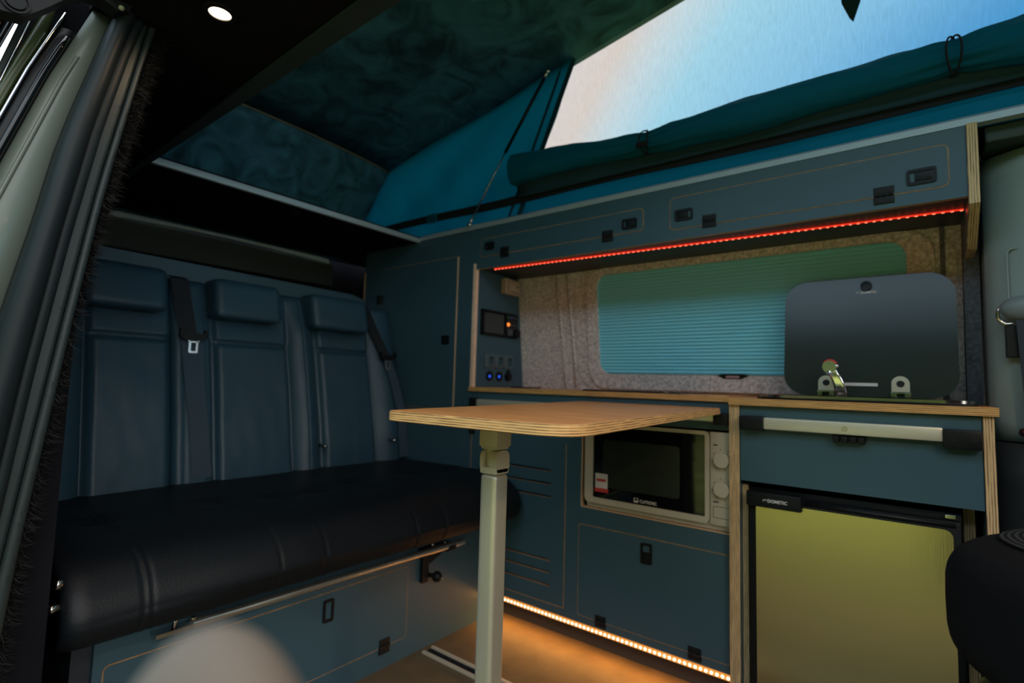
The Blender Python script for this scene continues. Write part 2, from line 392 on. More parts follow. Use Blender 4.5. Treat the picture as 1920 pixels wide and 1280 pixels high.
wb.solid(lambda u, v: Vector((lerp(-1.98, 1.1, u), 1.486, wz(lerp(-1.98, 1.1, u))+lerp(-.016, .016, v)+.003*math.sin(u*20))), 60, 1, (0, .004, 0))
part('webbing_strap', wb, WEB, tn)
wb = MB(); wb.box(-1.640, -1.585, 1.478, 1.486, 1.470, 1.508, .002); part('strap_loop', wb, CAN, tn)
tg = MB(); tg.prism([(-.148, 1.96), (-.092, 1.96), (-.100, 1.79), (-.116, 1.742), (-.124, 1.755), (-.140, 1.80)], XZ(1.505), .006); part('pull_tab', tg, CAND, tn)
# rolled flap with two ties
rl = thing('rolled_canvas_flap', 'rolled-up teal window flap sagging along the bottom of the mesh', 'fabric', (-.6, 1.46, 1.56))
cz = [(-1.155, 1.578), (-1.0, 1.578), (-.9, 1.576), (-.642, 1.556), (-.5, 1.552), (-.237, 1.545), (.07, 1.545), (.19, 1.540), (.5, 1.54), (1.15, 1.53)]
rz = [(-1.155, .056), (-1.0, .046), (-.85, .040), (-.70, .034), (-.642, .026), (-.56, .042), (-.40, .046), (-.237, .042), (-.05, .040), (.04, .036), (.07, .030), (.11, .038), (.20, .052), (.6, .05), (1.15, .045)]
fm = MB()
def rollf(u, v):
    x = lerp(-1.155, 1.15, u); r = clampi(rz, x); a = 2*PI*v
    pin = math.exp(-((x+.642)/.09)**2)+math.exp(-((x-.07)/.08)**2)
    r *= 1+.16*noise.noise(Vector((x*4, math.cos(a)*1.2, math.sin(a)*1.2)))+.10*noise.noise(Vector((x*11, math.cos(a)*2.2, math.sin(a)*2.2+x*3)))+.24*pin*math.sin(a*9+x*14)*math.exp(-((abs(x+.642) < .3)*0))
    return Vector((x, 1.452+r*math.cos(a)*.75, clampi(cz, x)+r*math.sin(a)-.008*math.sin(u*9)))
fm.sheet(rollf, 190, 40); part('roll', fm, CAN, rl, True)
fm = MB(); fm.solid(lambda u, v: Vector((lerp(-1.15, 1.1, u), 1.475-.03*v+.012*math.sin(PI*v), lerp(1.475, 1.535, v)+.01*(1-u))), 40, 5, (0, .003, 0)); part('hanging_fold', fm, CAND, rl, True)
for cx in (-.642, .07):
    tb = MB()
    for dx in (-.010, .010):
        r0 = .036 if cx < 0 else .043
        tb.tube([(cx+dx*math.cos(a)*1.3, 1.452+r0*.8*math.cos(a), clampi(cz, cx)+r0*math.sin(a)-.008*math.sin((cx+1.155)/2.3*9)) for a in [2*PI*k/24 for k in range(25)]], .0022, 6)
    if cx < 0: tb.box(cx-.018, cx+.014, 1.41, 1.424, 1.522, 1.536, .003)
    part('tie_cord', tb, WEB, rl, True)
# gas strut
gs = thing('gas_strut', 'slim black gas strut leaning beside the mesh window', 'strut', (-1.368, 1.46, 1.419))
part('cylinder', MB().tube([(-1.040, 1.468, 1.900), (-1.206, 1.462, 1.664)], .0062, 10), BLK, gs, True)
part('piston_rod', MB().tube([(-1.206, 1.462, 1.664), (-1.360, 1.456, 1.431)], .003, 8), STE, gs, True)
part('end_fitting', MB().tube([(-1.028, 1.469, 1.918), (-1.040, 1.468, 1.900)], .006, 8).ball((-1.026, 1.47, 1.921), .008), CHR, gs, True)
part('end_fitting', MB().tube([(-1.357, 1.456, 1.436), (-1.366, 1.456, 1.421)], .006, 8).ball((-1.369, 1.456, 1.416), .008), CHR, gs, True)
# other sides of the tent (off to the side); near side left open to admit light
nm = MB(); nm.prism([(-2.25, 1.39), (-1.944, 1.775), (-1.10, 1.92), (-1.10, 1.39)], XZ(.415), .006); nm.prism([(-1.10, 1.39), (-1.10, 1.50), (1.2, 1.50), (1.2, 1.39)], XZ(.415), .006); nm.box(1.2, 1.206, .4, 1.51, 1.39, 2.33)
tw = thing('tent_side_wall', 'unseen teal canvas wall on the near side of the raised roof, opening added to let sky light in', 'tent', (0, .415, 1.39))
part('canvas_panel', nm, CAN, tw)
part('rolled_flap', MB().tube([(-1.1, .425, 1.50), (1.19, .425, 1.50)], .03, 10), CAN, tw, True)

# ceiling lights
def downlight(x, y, z, lit, label):
    t = thing('ceiling_spotlight', label, 'light', (x, y, z))
    m_ = MB(); m_.ring(circ(x, y, .023, 28), circ(x, y, .0165, 28), lambda u, v, w: Vector((u, v, z-w)), .004); part('bezel', m_, BLKM if lit else STE, t)
    m_ = MB(); m_.prism(circ(x, y, .0165, 28), lambda u, v, w: Vector((u, v, z-w)), .002); part('lens', m_, SPOT if lit else STE, t)
    return t
downlight(-.866, .327, 1.385, True, 'lit round warm spotlight in the dark ceiling strip near the door')
dl = thing('ceiling_spotlight', 'small unlit steel spotlight in the dark rear headliner', 'light', (-1.71, .945, 1.392))
m_ = MB(); m_.ring(circ(-1.742, .956, .015, 20), circ(-1.742, .956, .008, 20), lambda u, v, w: Vector((u, v, 1.392-w)), .004); part('bezel', m_, BLKM, dl)
m_ = MB(); m_.prism(circ(-1.742, .956, .008, 20), lambda u, v, w: Vector((u, v, 1.392-w)), .003); part('lens', m_, STE, dl)
downlight(.66, .327, 1.385, True, 'added warm ceiling spotlight out of view toward the front')  # unseen lamp, added to warm the niche and table
for x_, e_w in ((-.866, 1.3), (.66, 22)):  # the stronger front entry belongs to the added lamp out of view
    L = bpy.data.lights.new('spot_glow', 'SPOT'); L.energy = e_w; L.color = (1, .68, .42); L.spot_size = 2.9; L.spot_blend = .6; L.shadow_soft_size = .016
    lo = bpy.data.objects.new('spot_glow', L); C.objects.link(lo); lo.location = (x_, .327, 1.378)

# ------------------------------------------------------------ cupboard fittings
def door(parent, x0, x1, z0, z1, y, r=.012, name='door'):
    gr = MB(); gr.prism(rrect(x0, x1, z0, z1, r), XZ(y), .0012); part('door_edge', gr, GRV, parent, label='thin bare plywood line round the door')
    d = MB(); d.prism(rrect(x0+.0028, x1-.0028, z0+.0028, z1-.0028, r-.002), XZ(y), .0022); return part(name, d, LAM, parent)
def latch(parent, cx, cz, y, w=.056, h=.034, flip=False, vert=False):
    if vert: w, h = h, w
    f = MB(); f.ring(rrect(cx-w/2, cx+w/2, cz-h/2, cz+h/2, .006, 4), rrect(cx-w/2+.006, cx+w/2-.006, cz-h/2+.007, cz+h/2-.007, .002, 4), XZ(y), .006)
    f.box(cx-w/2+.004, cx+w/2-.004, y-.002, y, cz-h/2+.004, cz+h/2-.004)
    o = part('latch', f, BLK, parent, 'auto')
    b = MB()
    if vert: b.box(cx-w/2+.0075, cx+w/2-.0075, y-.0055, y-.002, cz-h/2+.009, cz+.004, .001)
    else:
        s_ = -1 if flip else 1
        a, c = cx-.012*s_, cx+(w/2-.008)*s_; b.box(min(a, c), max(a, c), y-.0055, y-.002, cz-h/2+.0085, cz+h/2-.0085, .001)
    part('latch_button', b, BLK, o, 'auto')
def hinge(parent, cx, cz, y, w=.038, h=.036):
    b = MB(); b.box(cx-w/2, cx+w/2, y-.004, y, cz+.003, cz+h/2, .001); b.box(cx-w/2, cx+w/2, y-.004, y, cz-h/2, cz-.003, .001)
    for k in (-1, 0, 1): b.tube([(cx+k*w*.32-w*.14, y-.005, cz), (cx+k*w*.32+w*.14, y-.005, cz)], .0034, 8)
    o = part('hinge', b, BLKM, parent, 'auto')
    s_ = MB()
    for sx in (-1, 1):
        for sz in (-1, 1): s_.prism(circ(cx+sx*w*.30, cz+sz*h*.29, .0034, 10), XZ(y-.004), .0012)
    part('screws', s_, BLK, o)

# ------------------------------------------------------------ tall wardrobe + niche cheek
wd = thing('wardrobe', 'tall blue-grey cupboard beside the right end of the bench', 'cupboard', (-1.72, 1.6, 0))
part('front_panel', MB().plate(-2.03, -1.35, 0, 1.395, KY, KY+.015), [LAM, PY], wd)
part('body', MB().box(-2.03, -1.37, KY+.016, 1.72, .01, 1.39), LAM, wd)
part('panel_edge', MB().box(-2.034, -2.028, KY-.004, KY+.01, .8, 1.30), GRV, wd, label='bare plywood edge at the back corner')
door(wd, -1.900, -1.434, .70, 1.303, KY, .008)
part('plywood_edge', MB().box(-1.4365, -1.4315, KY-.003, KY, .70, 1.300), PY, wd)
latch(wd, -1.488, .973, KY, .040, .036)
for zz in (1.165,): part('hinge', MB().box(-1.93, -1.912, KY-.006, KY, zz-.018, zz+.018, .001).box(-1.890, -1.905, KY-.006, KY, zz-.018, zz+.018, .001).tube([(-1.903, KY-.006, zz-.018), (-1.903, KY-.006, zz+.018)], .005, 8), BLKM, wd)

# cheek panel with the controls
ck = thing('side_panel', 'grey panel at the left end of the worktop niche, carrying controls and sockets', 'panel', (-1.35, 1.6, .79))
part('board', MB().box(-1.352, -1.340, KY+.0155, 1.80, .792, 1.255), LAM, ck)
part('plywood_edge', MB().box(-1.352, -1.3385, KY-.0005, KY+.0155, .776, 1.262), mat('lit_ply_edge', (.92, .66, .48), .6, var=.08, vscale=60), ck, label='cut plywood edge with warm light put into its peach colour')  # brighter copy of the ply edge, light falling on it put into the colour
cx_ = -1.340
cp = thing('control_panel', 'black control display with keypad, orange button lit, on the side panel', 'display', (cx_, 1.62, 1.04))
b = MB(); b.prism(rrect(1.505, 1.732, .993, 1.094, .004), YZ(cx_), .006); b.box(cx_+.005, cx_+.012, 1.508, 1.512, .995, 1.092); b.box(cx_+.005, cx_+.012, 1.508, 1.655, .995, 1.001); b.box(cx_+.005, cx_+.012, 1.508, 1.655, 1.086, 1.092); b.box(cx_+.005, cx_+.012, 1.645, 1.655, .995, 1.092)
part('housing', b, BLK, cp)
part('screen', MB().box(cx_+.006, cx_+.008, 1.522, 1.640, 1.004, 1.082), mat('grey_lcd', (.05, .062, .062), .25, var=.05), cp)
for r_ in range(2):
    for c_ in range(3):
        yy = 1.670+c_*.021; zz = 1.078-r_*.030
        mt_ = ORG if (r_ == 1 and c_ == 0) else (GRN if (r_, c_) == (0, 0) else VIO if (r_, c_) == (0, 1) else GRB)
        part('button', MB().prism(circ(yy, zz, .0075 if mt_ is ORG else .006, 14), YZ(cx_+.006), .003), mt_, cp, label='orange lit button' if mt_ is ORG else None)
b = MB()
for r_ in range(2):
    for c_ in range(3): b.box(cx_+.006, cx_+.0068, 1.663+c_*.021, 1.676+c_*.021, 1.0615-r_*.030, 1.0645-r_*.030)
part('key_legend', b, GRB, cp)['kind'] = 'stuff'
part('keypad_base', MB().box(cx_+.006, cx_+.009, 1.668, 1.70, 1.003, 1.028, .001), GRB, cp)
part('rotary_knob', MB().prism(circ(1.716, 1.014, .017, 20), YZ(cx_+.006), .016), BLK, cp, 'auto')
grp = 'round sockets under the switches'
for k, yy in enumerate((1.545, 1.603, 1.663)):
    names = ('nearest the plywood edge', 'in the middle of three', 'nearest the felt wall')
    s_ = thing('light_switch', 'grey square switch plate %s on the side panel' % names[k], 'switch', (cx_, yy+.02, .90), 'grey switches on the side panel')
    part('plate', MB().box(cx_, cx_+.006, yy-.008, yy+.046, .868, .922, .0015), mat('switch_grey_%d' % k, (.11, .15, .17), .4, var=.02), s_, 'auto')
    part('rocker', MB().box(cx_+.006, cx_+.010, yy+.010, yy+.036, .876, .914, .0015), LAM, s_, 'auto')
    part('switch_mark', MB().box(cx_+.010, cx_+.0105, yy+.016, yy+.030, .902, .910).box(cx_+.010, cx_+.0105, yy+.021, yy+.026, .884, .904), BLK, s_)
for k, yy in enumerate((1.566, 1.625, 1.683)):
    lab = ('round black socket with blue light, nearest the plywood edge', 'round black socket with blue light, middle of the three', 'round black capped socket without a light, nearest the felt wall')[k]
    s_ = thing('power_socket', lab, 'socket', (cx_, yy, .835), grp)
    part('collar', MB().ring(circ(yy, .835, .019, 24), circ(yy, .835, .012, 24), YZ(cx_), .005).prism(circ(yy, .835, .012, 24), YZ(cx_), .002), BLK, s_, 'auto')
    if k < 2: part('indicator', MB().box(cx_+.0021, cx_+.004, yy-.005, yy+.007, .829, .839, .001), BLU, s_)
    else: part('cap', MB().prism(circ(yy, .835, .015, 20), YZ(cx_+.002), .010).box(cx_, cx_+.008, yy-.006, yy+.006, .85, .862), BLK, s_, 'auto')
jb = thing('junction_box', 'small cream plastic box high in the niche corner', 'box', (cx_, 1.67, 1.17))
part('housing', MB().box(cx_, cx_+.030, 1.620, 1.715, 1.168, 1.232, .006, 3), mat('cream_plastic', (.42, .36, .28), .5, var=.03), jb, 'auto')
part('cover', MB().box(cx_+.030, cx_+.040, 1.632, 1.700, 1.178, 1.224, .004), mat('cream_cover', (.52, .44, .33), .4, var=.03), jb, 'auto')
part('small_lamp', MB().box(cx_+.040, cx_+.042, 1.680, 1.686, 1.196, 1.206), GRN, jb)

# ------------------------------------------------------------ overhead cupboards
oc = thing('overhead_cupboard', 'long blue-grey overhead cupboard with flap doors above the worktop', 'cupboard', (-.6, 1.6, 1.245))
b = MB(); b.plate(-1.35, .086, 1.240, 1.398, KY, KY+.015); part('front_panel', b, [LAM, PY], oc)
part('bottom_board', MB().box(-1.34, .086, KY+.0155, 1.735, 1.246, 1.258), LAMD, oc)
b = MB(); b.prism([(KY-.004, 1.400), (KY-.004, 1.222), (1.60, 1.150), (1.74, 1.150), (1.74, 1.400)], YZ(.0865), .019, mi=0, side=1)
part('end_panel', b, [LAM, PX], oc, label='end panel with bare layered plywood edge')
door(oc, -1.320, -.658, 1.283, 1.354, KY); door(oc, -.577, .057, 1.268, 1.366, KY, .014)
latch(oc, -1.272, 1.3215, KY, .046, .030); latch(oc, -.704, 1.311, KY, .050, .032, flip=False)
latch(oc, -.534, 1.309, KY, .052, .034, flip=True); latch(oc, .008, 1.301, KY, .054, .036)
hinge(oc, -1.199, 1.289, KY, .040, .040); hinge(oc, -.779, 1.284, KY); hinge(oc, -.462, 1.279, KY); hinge(oc, -.062, 1.2715, KY, .040, .040)
# red LED strip under it
rs = thing('led_strip', 'glowing red LED strip under the overhead cupboard', 'light', (-.6, 1.53, 1.243))
def sy(x): return lerp(1.515, 1.585, (x+1.28)/1.365)
b = MB(); b.prism([(-1.285, sy(-1.285)-.003), (.084, sy(.084)-.003), (.084, sy(.084)+.003), (-1.285, sy(-1.285)+.003)], XY(1.242), .003); part('strip_tape', b, TAPER, rs)
led = None
for k in range(82):
    x = -1.28+k*(1.36/81)
    if led is None:
        led = part('led', MB().box(x-.0028, x+.0028, sy(x)-.002, sy(x)+.002, 1.2405, 1.242), LEDR, rs); x0_ = x; y0_ = sy(x)
    else:
        o = led.copy(); C.objects.link(o); o.parent = rs; o.location = (x-x0_, sy(x)-y0_, 0)
L = bpy.data.lights.new('red_strip_glow', 'AREA'); L.shape = 'RECTANGLE'; L.size = 1.36; L.size_y = .01; L.energy = .10; L.color = (1, .12, .06)
lo = bpy.data.objects.new('red_strip_glow', L); C.objects.link(lo); lo.location = (-.6, 1.55, 1.238); lo.rotation_euler = (0, 0, math.atan2(.07, 1.36))

# ------------------------------------------------------------ window, blind
def lean(u, v, w):   # u=x, v=z on the leaning far wall, w toward the room
    y = 1.79-.1196*(v-.79); return Vector((u, y-w, v))
fo = [(x, z) for x, z in rrect(-1.005, .03, .80, 1.245, .07, 8)]; fi = rrect(-.962, -.028, .853, 1.222, .045, 8)
wn = MB(); wn.ring(fo, fi, lean, .016); wn.ring(rrect(-1.06, .075, .794, 1.248, .09, 8), [(x, z) for x, z in fo], lean, .005)
struct('window_1', wn, FELT, label='felt-covered surround of the side window')
bl = thing('pleated_blind', 'teal pleated blind drawn down over the side window', 'blind', (-.5, 1.78, .853))
NP = 31
def blf(u, v):
    z = lerp(.856, 1.222, v); x = lerp(-.962, -.028, u)
    r = .045
    for zz, sgn in ((.856, 1), (1.222, -1)):
        d = (z-zz)*sgn
        if d < r:
            c = r-math.sqrt(max(0, r*r-(r-d)**2)); x = lerp(-.962+c, -.028-c, u)
    p = lean(x, z, 0); p.y -= .003+.0045*(1-abs(2*((v*NP) % 1)-1)); return p
bm_ = MB(); bm_.sheet(blf, 4, NP*4); part('fabric', bm_, BLIND, bl)
b = MB(); b.prism([(-.53, .853), (-.515, .858), (-.45, .858), (-.435, .853), (-.455, .843), (-.51, .843)], lean, .018); part('pull_recess', b, BLK, bl)
part('pull_handle', MB().prism(rrect(-.503, -.462, .8455, .853, .003), lean, .020), mat('pink_grey_plastic', (.45, .30, .30), .4), bl)
# felt details left of the window
fb = MB()
fb.tube([lean(-1.125, .80, .004), lean(-1.13, 1.0, .004), lean(-1.145, 1.24, .004)], .004, 6); fb.tube([lean(-1.075, .80, .002), lean(-1.08, 1.0, .002), lean(-1.095, 1.24, .002)], .006, 6)
struct('trim_6', fb, FELT, smooth=True, label='raised seams in the grey felt left of the window')
single('wall_button', MB().prism(circ(-1.093, .995, .006, 14), lean, .006), WHT, 'tiny pale round fixing on the grey felt left of the window', 'fixing', lean(-1.093, .995, 0))
single('wall_panel', MB().prism([(.085, .79), (.115, .79), (.115, 1.25), (.085, 1.25)], lean, .05).prism([(.042, .79), (.052, .79), (.052, 1.25), (.042, 1.25)], lean, .01), mat('shaded_felt', (.15, .16, .18), .95, var=.35, vscale=120, bump=.8, bscale=330, spec=.1), 'felt-covered rib between window and pillar, shade put into its dark grey', 'panel', lean(.1, .79, 0))  # darker copy of the wall felt, with shade put into its colour

# ------------------------------------------------------------ worktops
wt = thing('worktop', 'long oak-faced plywood worktop along the left kitchen unit', 'worktop', (-.9, 1.6, .775))
b = MB(); b.prism([(-1.352, 1.462), (-.408, 1.462), (-.408, 1.785), (-1.352, 1.785)], XY(.776), .0155, mi=0, side=1); part('board', b, [VEN, PZ], wt)
w2 = thing('worktop', 'shorter plywood worktop over the fridge, holding the sink', 'worktop', (-.14, 1.6, .765))
b = MB(); b.plate(-.405, .118, 1.440, 1.785, .770, .7875, [(-.325, .063, 1.50, 1.72)])
for v in b.bm.verts: v.co = Vector((v.co.x, v.co.z, v.co.y))
part('board', b, [VEN, PZ], w2)
hb = thing('hob', 'flat black glass hob lid set in the long worktop', 'hob', (-.72, 1.62, .7915))
part('glass_lid', MB().box(-.88, -.56, 1.50, 1.75, .7925, .797, .002), BGL, hb, 'auto')
part('rim', MB().box(-.885, -.555, 1.495, 1.755, .7915, .7928), STE, hb)
single('socket_cover', MB().box(-1.26, -1.17, 1.60, 1.68, .7915, .796, .002), BLK, 'small flat black cover on the worktop beside the side panel', 'cover', (-1.21, 1.64, .7915))

# ------------------------------------------------------------ left base unit
kc = thing('base_cupboard', 'left kitchen base unit with vent slots, microwave opening and lower flap door', 'cupboard', (-.88, 1.6, 0))
holes = [(-.857, -.30, .432, .700)]
vs = []
for zz in (.525, .482, .440, .169, .131, .089):
    pass
vent = []
for zz in (.526, .483, .441): vent.append((-1.19, -.975, zz-.0035, zz+.0035))
for zz in (.239, .201, .160): vent.append((-1.19, -.972, zz-.0035, zz+.0035))
part('front_panel', MB().plate(-1.35, -.406, .078, .776, KY, KY+.015, holes+vent), [LAM, PY], kc)
part('side_board', MB().box(-1.345, -1.335, KY+.016, 1.78, .01, .775), LAMD, kc)
part('bottom_board', MB().box(-1.335, -.41, KY+.016, 1.78, .078, .09), LAMD, kc)
part('back_board', MB().box(-1.335, -.41, 1.775, 1.784, .09, .775), LAMD, kc)
part('shelf', MB().box(-.90, -.41, KY+.016, 1.775, .420, .431), LAMD, kc)
part('divider', MB().box(-.872, -.861, KY+.016, 1.775, .431, .775), LAMD, kc)
b = MB(); b.box(-.860, -.8565, KY-.0015, KY+.012, .432, .700); b.box(-.860, -.406, KY-.0015, KY+.012, .4295, .4325); part('opening_edge', b, PY, kc, label='bare plywood edge round the microwave opening')
part('toe_kick', MB().box(-1.34, -.41, 1.515, 1.525, 0, .078), LAMD, kc)
b = MB()
for (x0, x1, z0, z1) in ((-.9195, -.9165, .105, .62), (-1.335, -.9165, .1035, .1065), (-1.335, -1.332, .105, .66)): b.box(x0, x1, KY-.0012, KY, z0, z1)
part('panel_joint', b, GRV, kc)
part('hinge', MB().box(-1.345, -1.318, KY-.005, KY, .618, .652, .001).tube([(-1.332, KY-.005, .618), (-1.332, KY-.005, .652)], .004, 8), BLKM, kc)
door(kc, -.867, -.410, .100, .378, KY, .008)
latch(kc, -.640, .333, KY, .058, .034, vert=True); hinge(kc, -.785, .102, KY, .036, .034); hinge(kc, -.502, .102, KY, .036, .034)
single('storage_box', MB().box(-1.16, -.99, 1.56, 1.70, .092, .55, .01), mat('blue_plastic_box', (.02, .10, .25), .4, var=.1), 'blue item glimpsed through the upper vent slots', 'box', (-1.05, 1.6, .092), 'auto')
# table rail on the left unit
hr1 = thing('mounting_rail', 'aluminium table rail on the left unit, half hidden behind the table', 'rail', (-.86, KY, .735))
part('rail_bar', MB().box(-1.300, -.445, KY-.020, KY, .722, .748, .004), ALU, hr1, 'auto')
def rail_end(parent, x0, x1, y, z0, z1):
    o = part('end_block', MB().box(x0, x1, y-.026, y, z0, z1, .004), BLK, parent, 'auto')
    s_ = MB(); s_.prism(circ(lerp(x0, x1, .25), (z0+z1)/2, .0042, 12), XZ(y-.026), .001); s_.prism(circ(lerp(x0, x1, .8), (z0+z1)/2, .0042, 12), XZ(y-.026), .001)
    part('screws', s_, BLKM, o)
rail_end(hr1, -1.332, -1.298, KY, .718, .752); rail_end(hr1, -.447, -.408, KY, .714, .746)

# microwave
mw = thing('microwave', 'cream microwave oven with black glass door in the left unit opening', 'microwave', (-.62, 1.6, .452))
MY = KY+.006
part('body', MB().box(-.845, -.408, MY+.002, 1.74, .4325, .692, .006), MICW, mw, 'auto')
fr_ = rrect(-.846, -.462, .449, .694, .016, 6); fi_ = rrect(-.818, -.474, .466, .684, .004, 6)
fd = MB(); fd.ring(fr_, fi_, XZ(MY), .010); od = part('door', fd, MICW, mw, 'auto')
part('door_glass', MB().box(-.819, -.473, MY-.006, MY+.001, .465, .685), BGL, od)
part('inner_window', MB().prism(rrect(-.785, -.545, .500, .645, .01), XZ(MY-.006), .0006), mat('perforated_screen', (.022, .030, .024), .22, var=.15, vscale=20), od)
part('control_fascia', MB().box(-.460, -.407, MY-.010, MY+.002, .449, .694, .002), MICW, mw, 'auto')
for zz in (.622, .545):
    kb = MB(); kb.prism(circ(-.427, zz, .020, 28), XZ(MY-.010), .013); part('control_knob', kb, MICW, mw, 'auto')
b = MB()
for zz in (.622, .545):
    for k in range(8):
        a = 2*PI*k/8+.2; b.box(-.427+.027*math.cos(a)-.001, -.427+.027*math.cos(a)+.001, MY-.0105, MY-.010, zz+.027*math.sin(a)-.0015, zz+.027*math.sin(a)+.0015)
b.box(-.452, -.440, MY-.0105, MY-.010, .658, .661); b.box(-.452, -.438, MY-.0105, MY-.010, .508, .511)
part('dial_marks', b, BLKM, mw)['kind'] = 'stuff'
part('open_button', MB().ring(rrect(-.452, -.392, .468, .498, .003), rrect(-.4512, -.3928, .4688, .4972, .003), XZ(MY-.010), .0006), BLKM, mw)
st = MB(); st.box(-.810, -.768, MY-.0068, MY-.006, .496, .540); part('sticker', st, WHT, od, label='white and red paper sticker')
part('sticker_band', MB().box(-.811, -.766, MY-.0073, MY-.006, .484, .496).box(-.806, -.774, MY-.0073, MY-.006, .516, .524), REDP, od)
text('brand_lettering', 'CLATRONIC', .0125, (-.664, MY-.0063, .472), (1, 0, 0), (0, 0, 1), WHT, od, sx=.75, bold=.0002)
part('brand_emblem', MB().ring(rrect(-.682, -.668, .471, .484, .002), rrect(-.680, -.670, .476, .4825, .001), XZ(MY-.006), .0006), WHT, od)
b = MB()
for x in (-.80, -.44): b.box(x-.008, x+.008, MY+.004, MY+.02, .4325, .450)
part('feet', b, BLK, mw)['kind'] = 'stuff'

# floor LED strip
ls = thing('led_strip', 'glowing warm white LED strip under the left base unit at floor level', 'light', (-.87, 1.465, .07))
part('strip_tape', MB().box(-1.34, -.409, KY-.0045, KY+.004, .064, .0775), TAPEW, ls)
led = None
for k in range(66):
    x = -1.333+k*(.918/65)
    if led is None:
        led = part('led', MB().prism(circ(x, .0708, .0042, 10), XZ(KY-.0045), .0012), LEDW, ls); x0_ = x
    else:
        o = led.copy(); C.objects.link(o); o.parent = ls; o.location = (x-x0_, 0, 0)
L = bpy.data.lights.new('floor_strip_glow', 'AREA'); L.shape = 'RECTANGLE'; L.size = .92; L.size_y = .008; L.energy = 1.3; L.color = (1, .42, .09)
lo = bpy.data.objects.new('floor_strip_glow', L); C.objects.link(lo); lo.location = (-.873, KY-.008, .062); lo.rotation_euler = (math.radians(-35), 0, 0)

# ------------------------------------------------------------ right unit with fridge and drawer
ku = thing('fridge_cupboard', 'right kitchen unit with exposed plywood side panels round the fridge', 'cupboard', (-.14, 1.6, 0))
def sidep(x0, x1):
    b = MB(); b.prism([(RY-.002, 0), (1.785, 0), (1.785, .7695), (RY-.002, .7695)], YZ(x0), x1-x0, mi=0, side=1)
    part('side_panel', b, [LAM, PX], ku, label='upright panel with bare layered plywood edge')
sidep(-.405, -.3795); sidep(.0925, .1105)
part('inner_board', MB().box(-.3795, -.366, 1.475, 1.77, .04, .565), PX, ku); part('inner_board', MB().box(.060, .080, 1.54, 1.77, .04, .565), PX, ku)
part('back_board', MB().box(-.379, .092, 1.775, 1.784, .01, .765), LAMD, ku)
dr = part('drawer', MB().box(-.3785, .0915, RY+.002, RY+.017, .578, .768), LAM, ku, label='wide blue-grey drawer front')
hr2 = thing('mounting_rail', 'full aluminium rail across the drawer front above the fridge', 'rail', (-.14, RY, .73))
part('rail_bar', MB().box(-.319, .029, RY-.020, RY+.001, .713, .742, .004), ALU, hr2, 'auto')
part('locking_screw', MB().ring(circ(-.146, .727, .006, 16), circ(-.146, .727, .0025, 16), XZ(RY-.020), .002), BRS, hr2)
rail_end(hr2, -.376, -.318, RY+.001, .708, .744); rail_end(hr2, .028, .0905, RY+.001, .700, .740)
b = MB()
for k in range(4):
    x = -.170+k*.0165; b.box(x, x+.012, RY-.018, RY+.001, .694, .709, .002)
b.box(-.172, -.106, RY-.008, RY+.001, .698, .713, .002)
part('locking_knob', b, BLK, hr2, 'auto')

fg = thing('fridge', 'undercounter fridge with brushed olive-bronze door panel', 'fridge', (-.15, 1.6, .02))
part('body', MB().box(-.363, .056, RY+.036, 1.76, .025, .560, .004), BLK, fg, 'auto')
fdoor = part('door_frame', MB().box(-.361, .054, RY+.002, RY+.034, .035, .548, .006), BLK, fg, 'auto')
part('door_panel', MB().prism(rrect(-.342, .040, .045, .530, .016, 6), XZ(RY+.002), .002), FRG, fdoor)
part('door_rim', MB().tube([(-.235, RY+.004, .541), (-.1, RY+.004, .540), (.045, RY+.004, .540)], .006, 8), BLK, fdoor, True)
hd = part('handle', MB().box(-.362, -.238, RY-.014, RY+.006, .520, .557, .004), BLK, fdoor, 'auto')
text('brand_lettering', 'DOMETIC', .0105, (-.312, RY-.0143, .5345), (1, 0, 0), (0, 0, 1), WHT, fg, bold=.0003, sx=.95)
e_ = MB()
for k in range(2): e_.tube([(-.323+k*.0045, RY-.0146, .5355+.001*k), (-.320+k*.0045, RY-.0146, .541), (-.317+k*.0045, RY-.0146, .5385)], .0007, 5)
part('brand_emblem', e_, WHT, fg)
part('top_latch', MB().box(.028, .046, RY+.008, RY+.02, .552, .560, .001), STE, fg)

# sink with raised lid and folded tap
sk = thing('sink', 'stainless steel sink in the short worktop with smoked glass lid raised', 'sink', (-.14, 1.6, .787))
def xyring(o_, i_, z, d): return MB().ring(o_, i_, XY(z), d)
part('rim', xyring(rrect(-.350, .088, 1.475, 1.760, .07, 8), rrect(-.325, .063, 1.500, 1.72, .05, 8), .7895, .0095), STE, sk, 'auto')
part('rim_seal', xyring(rrect(-.355, .093, 1.470, 1.765, .07, 8), rrect(-.350, .088, 1.475, 1.760, .07, 8), .7876, .0050), BLK, sk)
bw = MB(); bw.solid(lambda u, v: Vector((-.131+.17*math.cos(2*PI*u)*(1-.25*v), 1.61+.095*math.sin(2*PI*u)*(1-.25*v), .790-.10*v)), 32, 6, (0, 0, .001)); bw.prism([(-.131+.128*math.cos(2*PI*k/32), 1.61+.072*math.sin(2*PI*k/32)) for k in range(32)], XY(.689), .002)
part('bowl', bw, STE, sk, True)
tray = MB(); tray.ring([(-.131+u*1.0, v) for u, v in rrect(-.2, .2, 1.495, 1.725, .05, 7)], [(-.131+.17*math.cos(PI/2*((k//8))+PI/2*(k%8)/7), 1.61+.095*math.sin(PI/2*(k//8)+PI/2*(k%8)/7)) for k in range(32)], XY(.7876), .003)
part('drainer_top', tray, STE, sk)
def tilt(u, v, w): return Vector((u, 1.640+(v-.80)*.14-w, v))
gl = part('lid', MB().prism(rrect(-.310, .068, .800, 1.120, .058, 10), tilt, .005), GLS, sk, label='raised smoked glass lid')
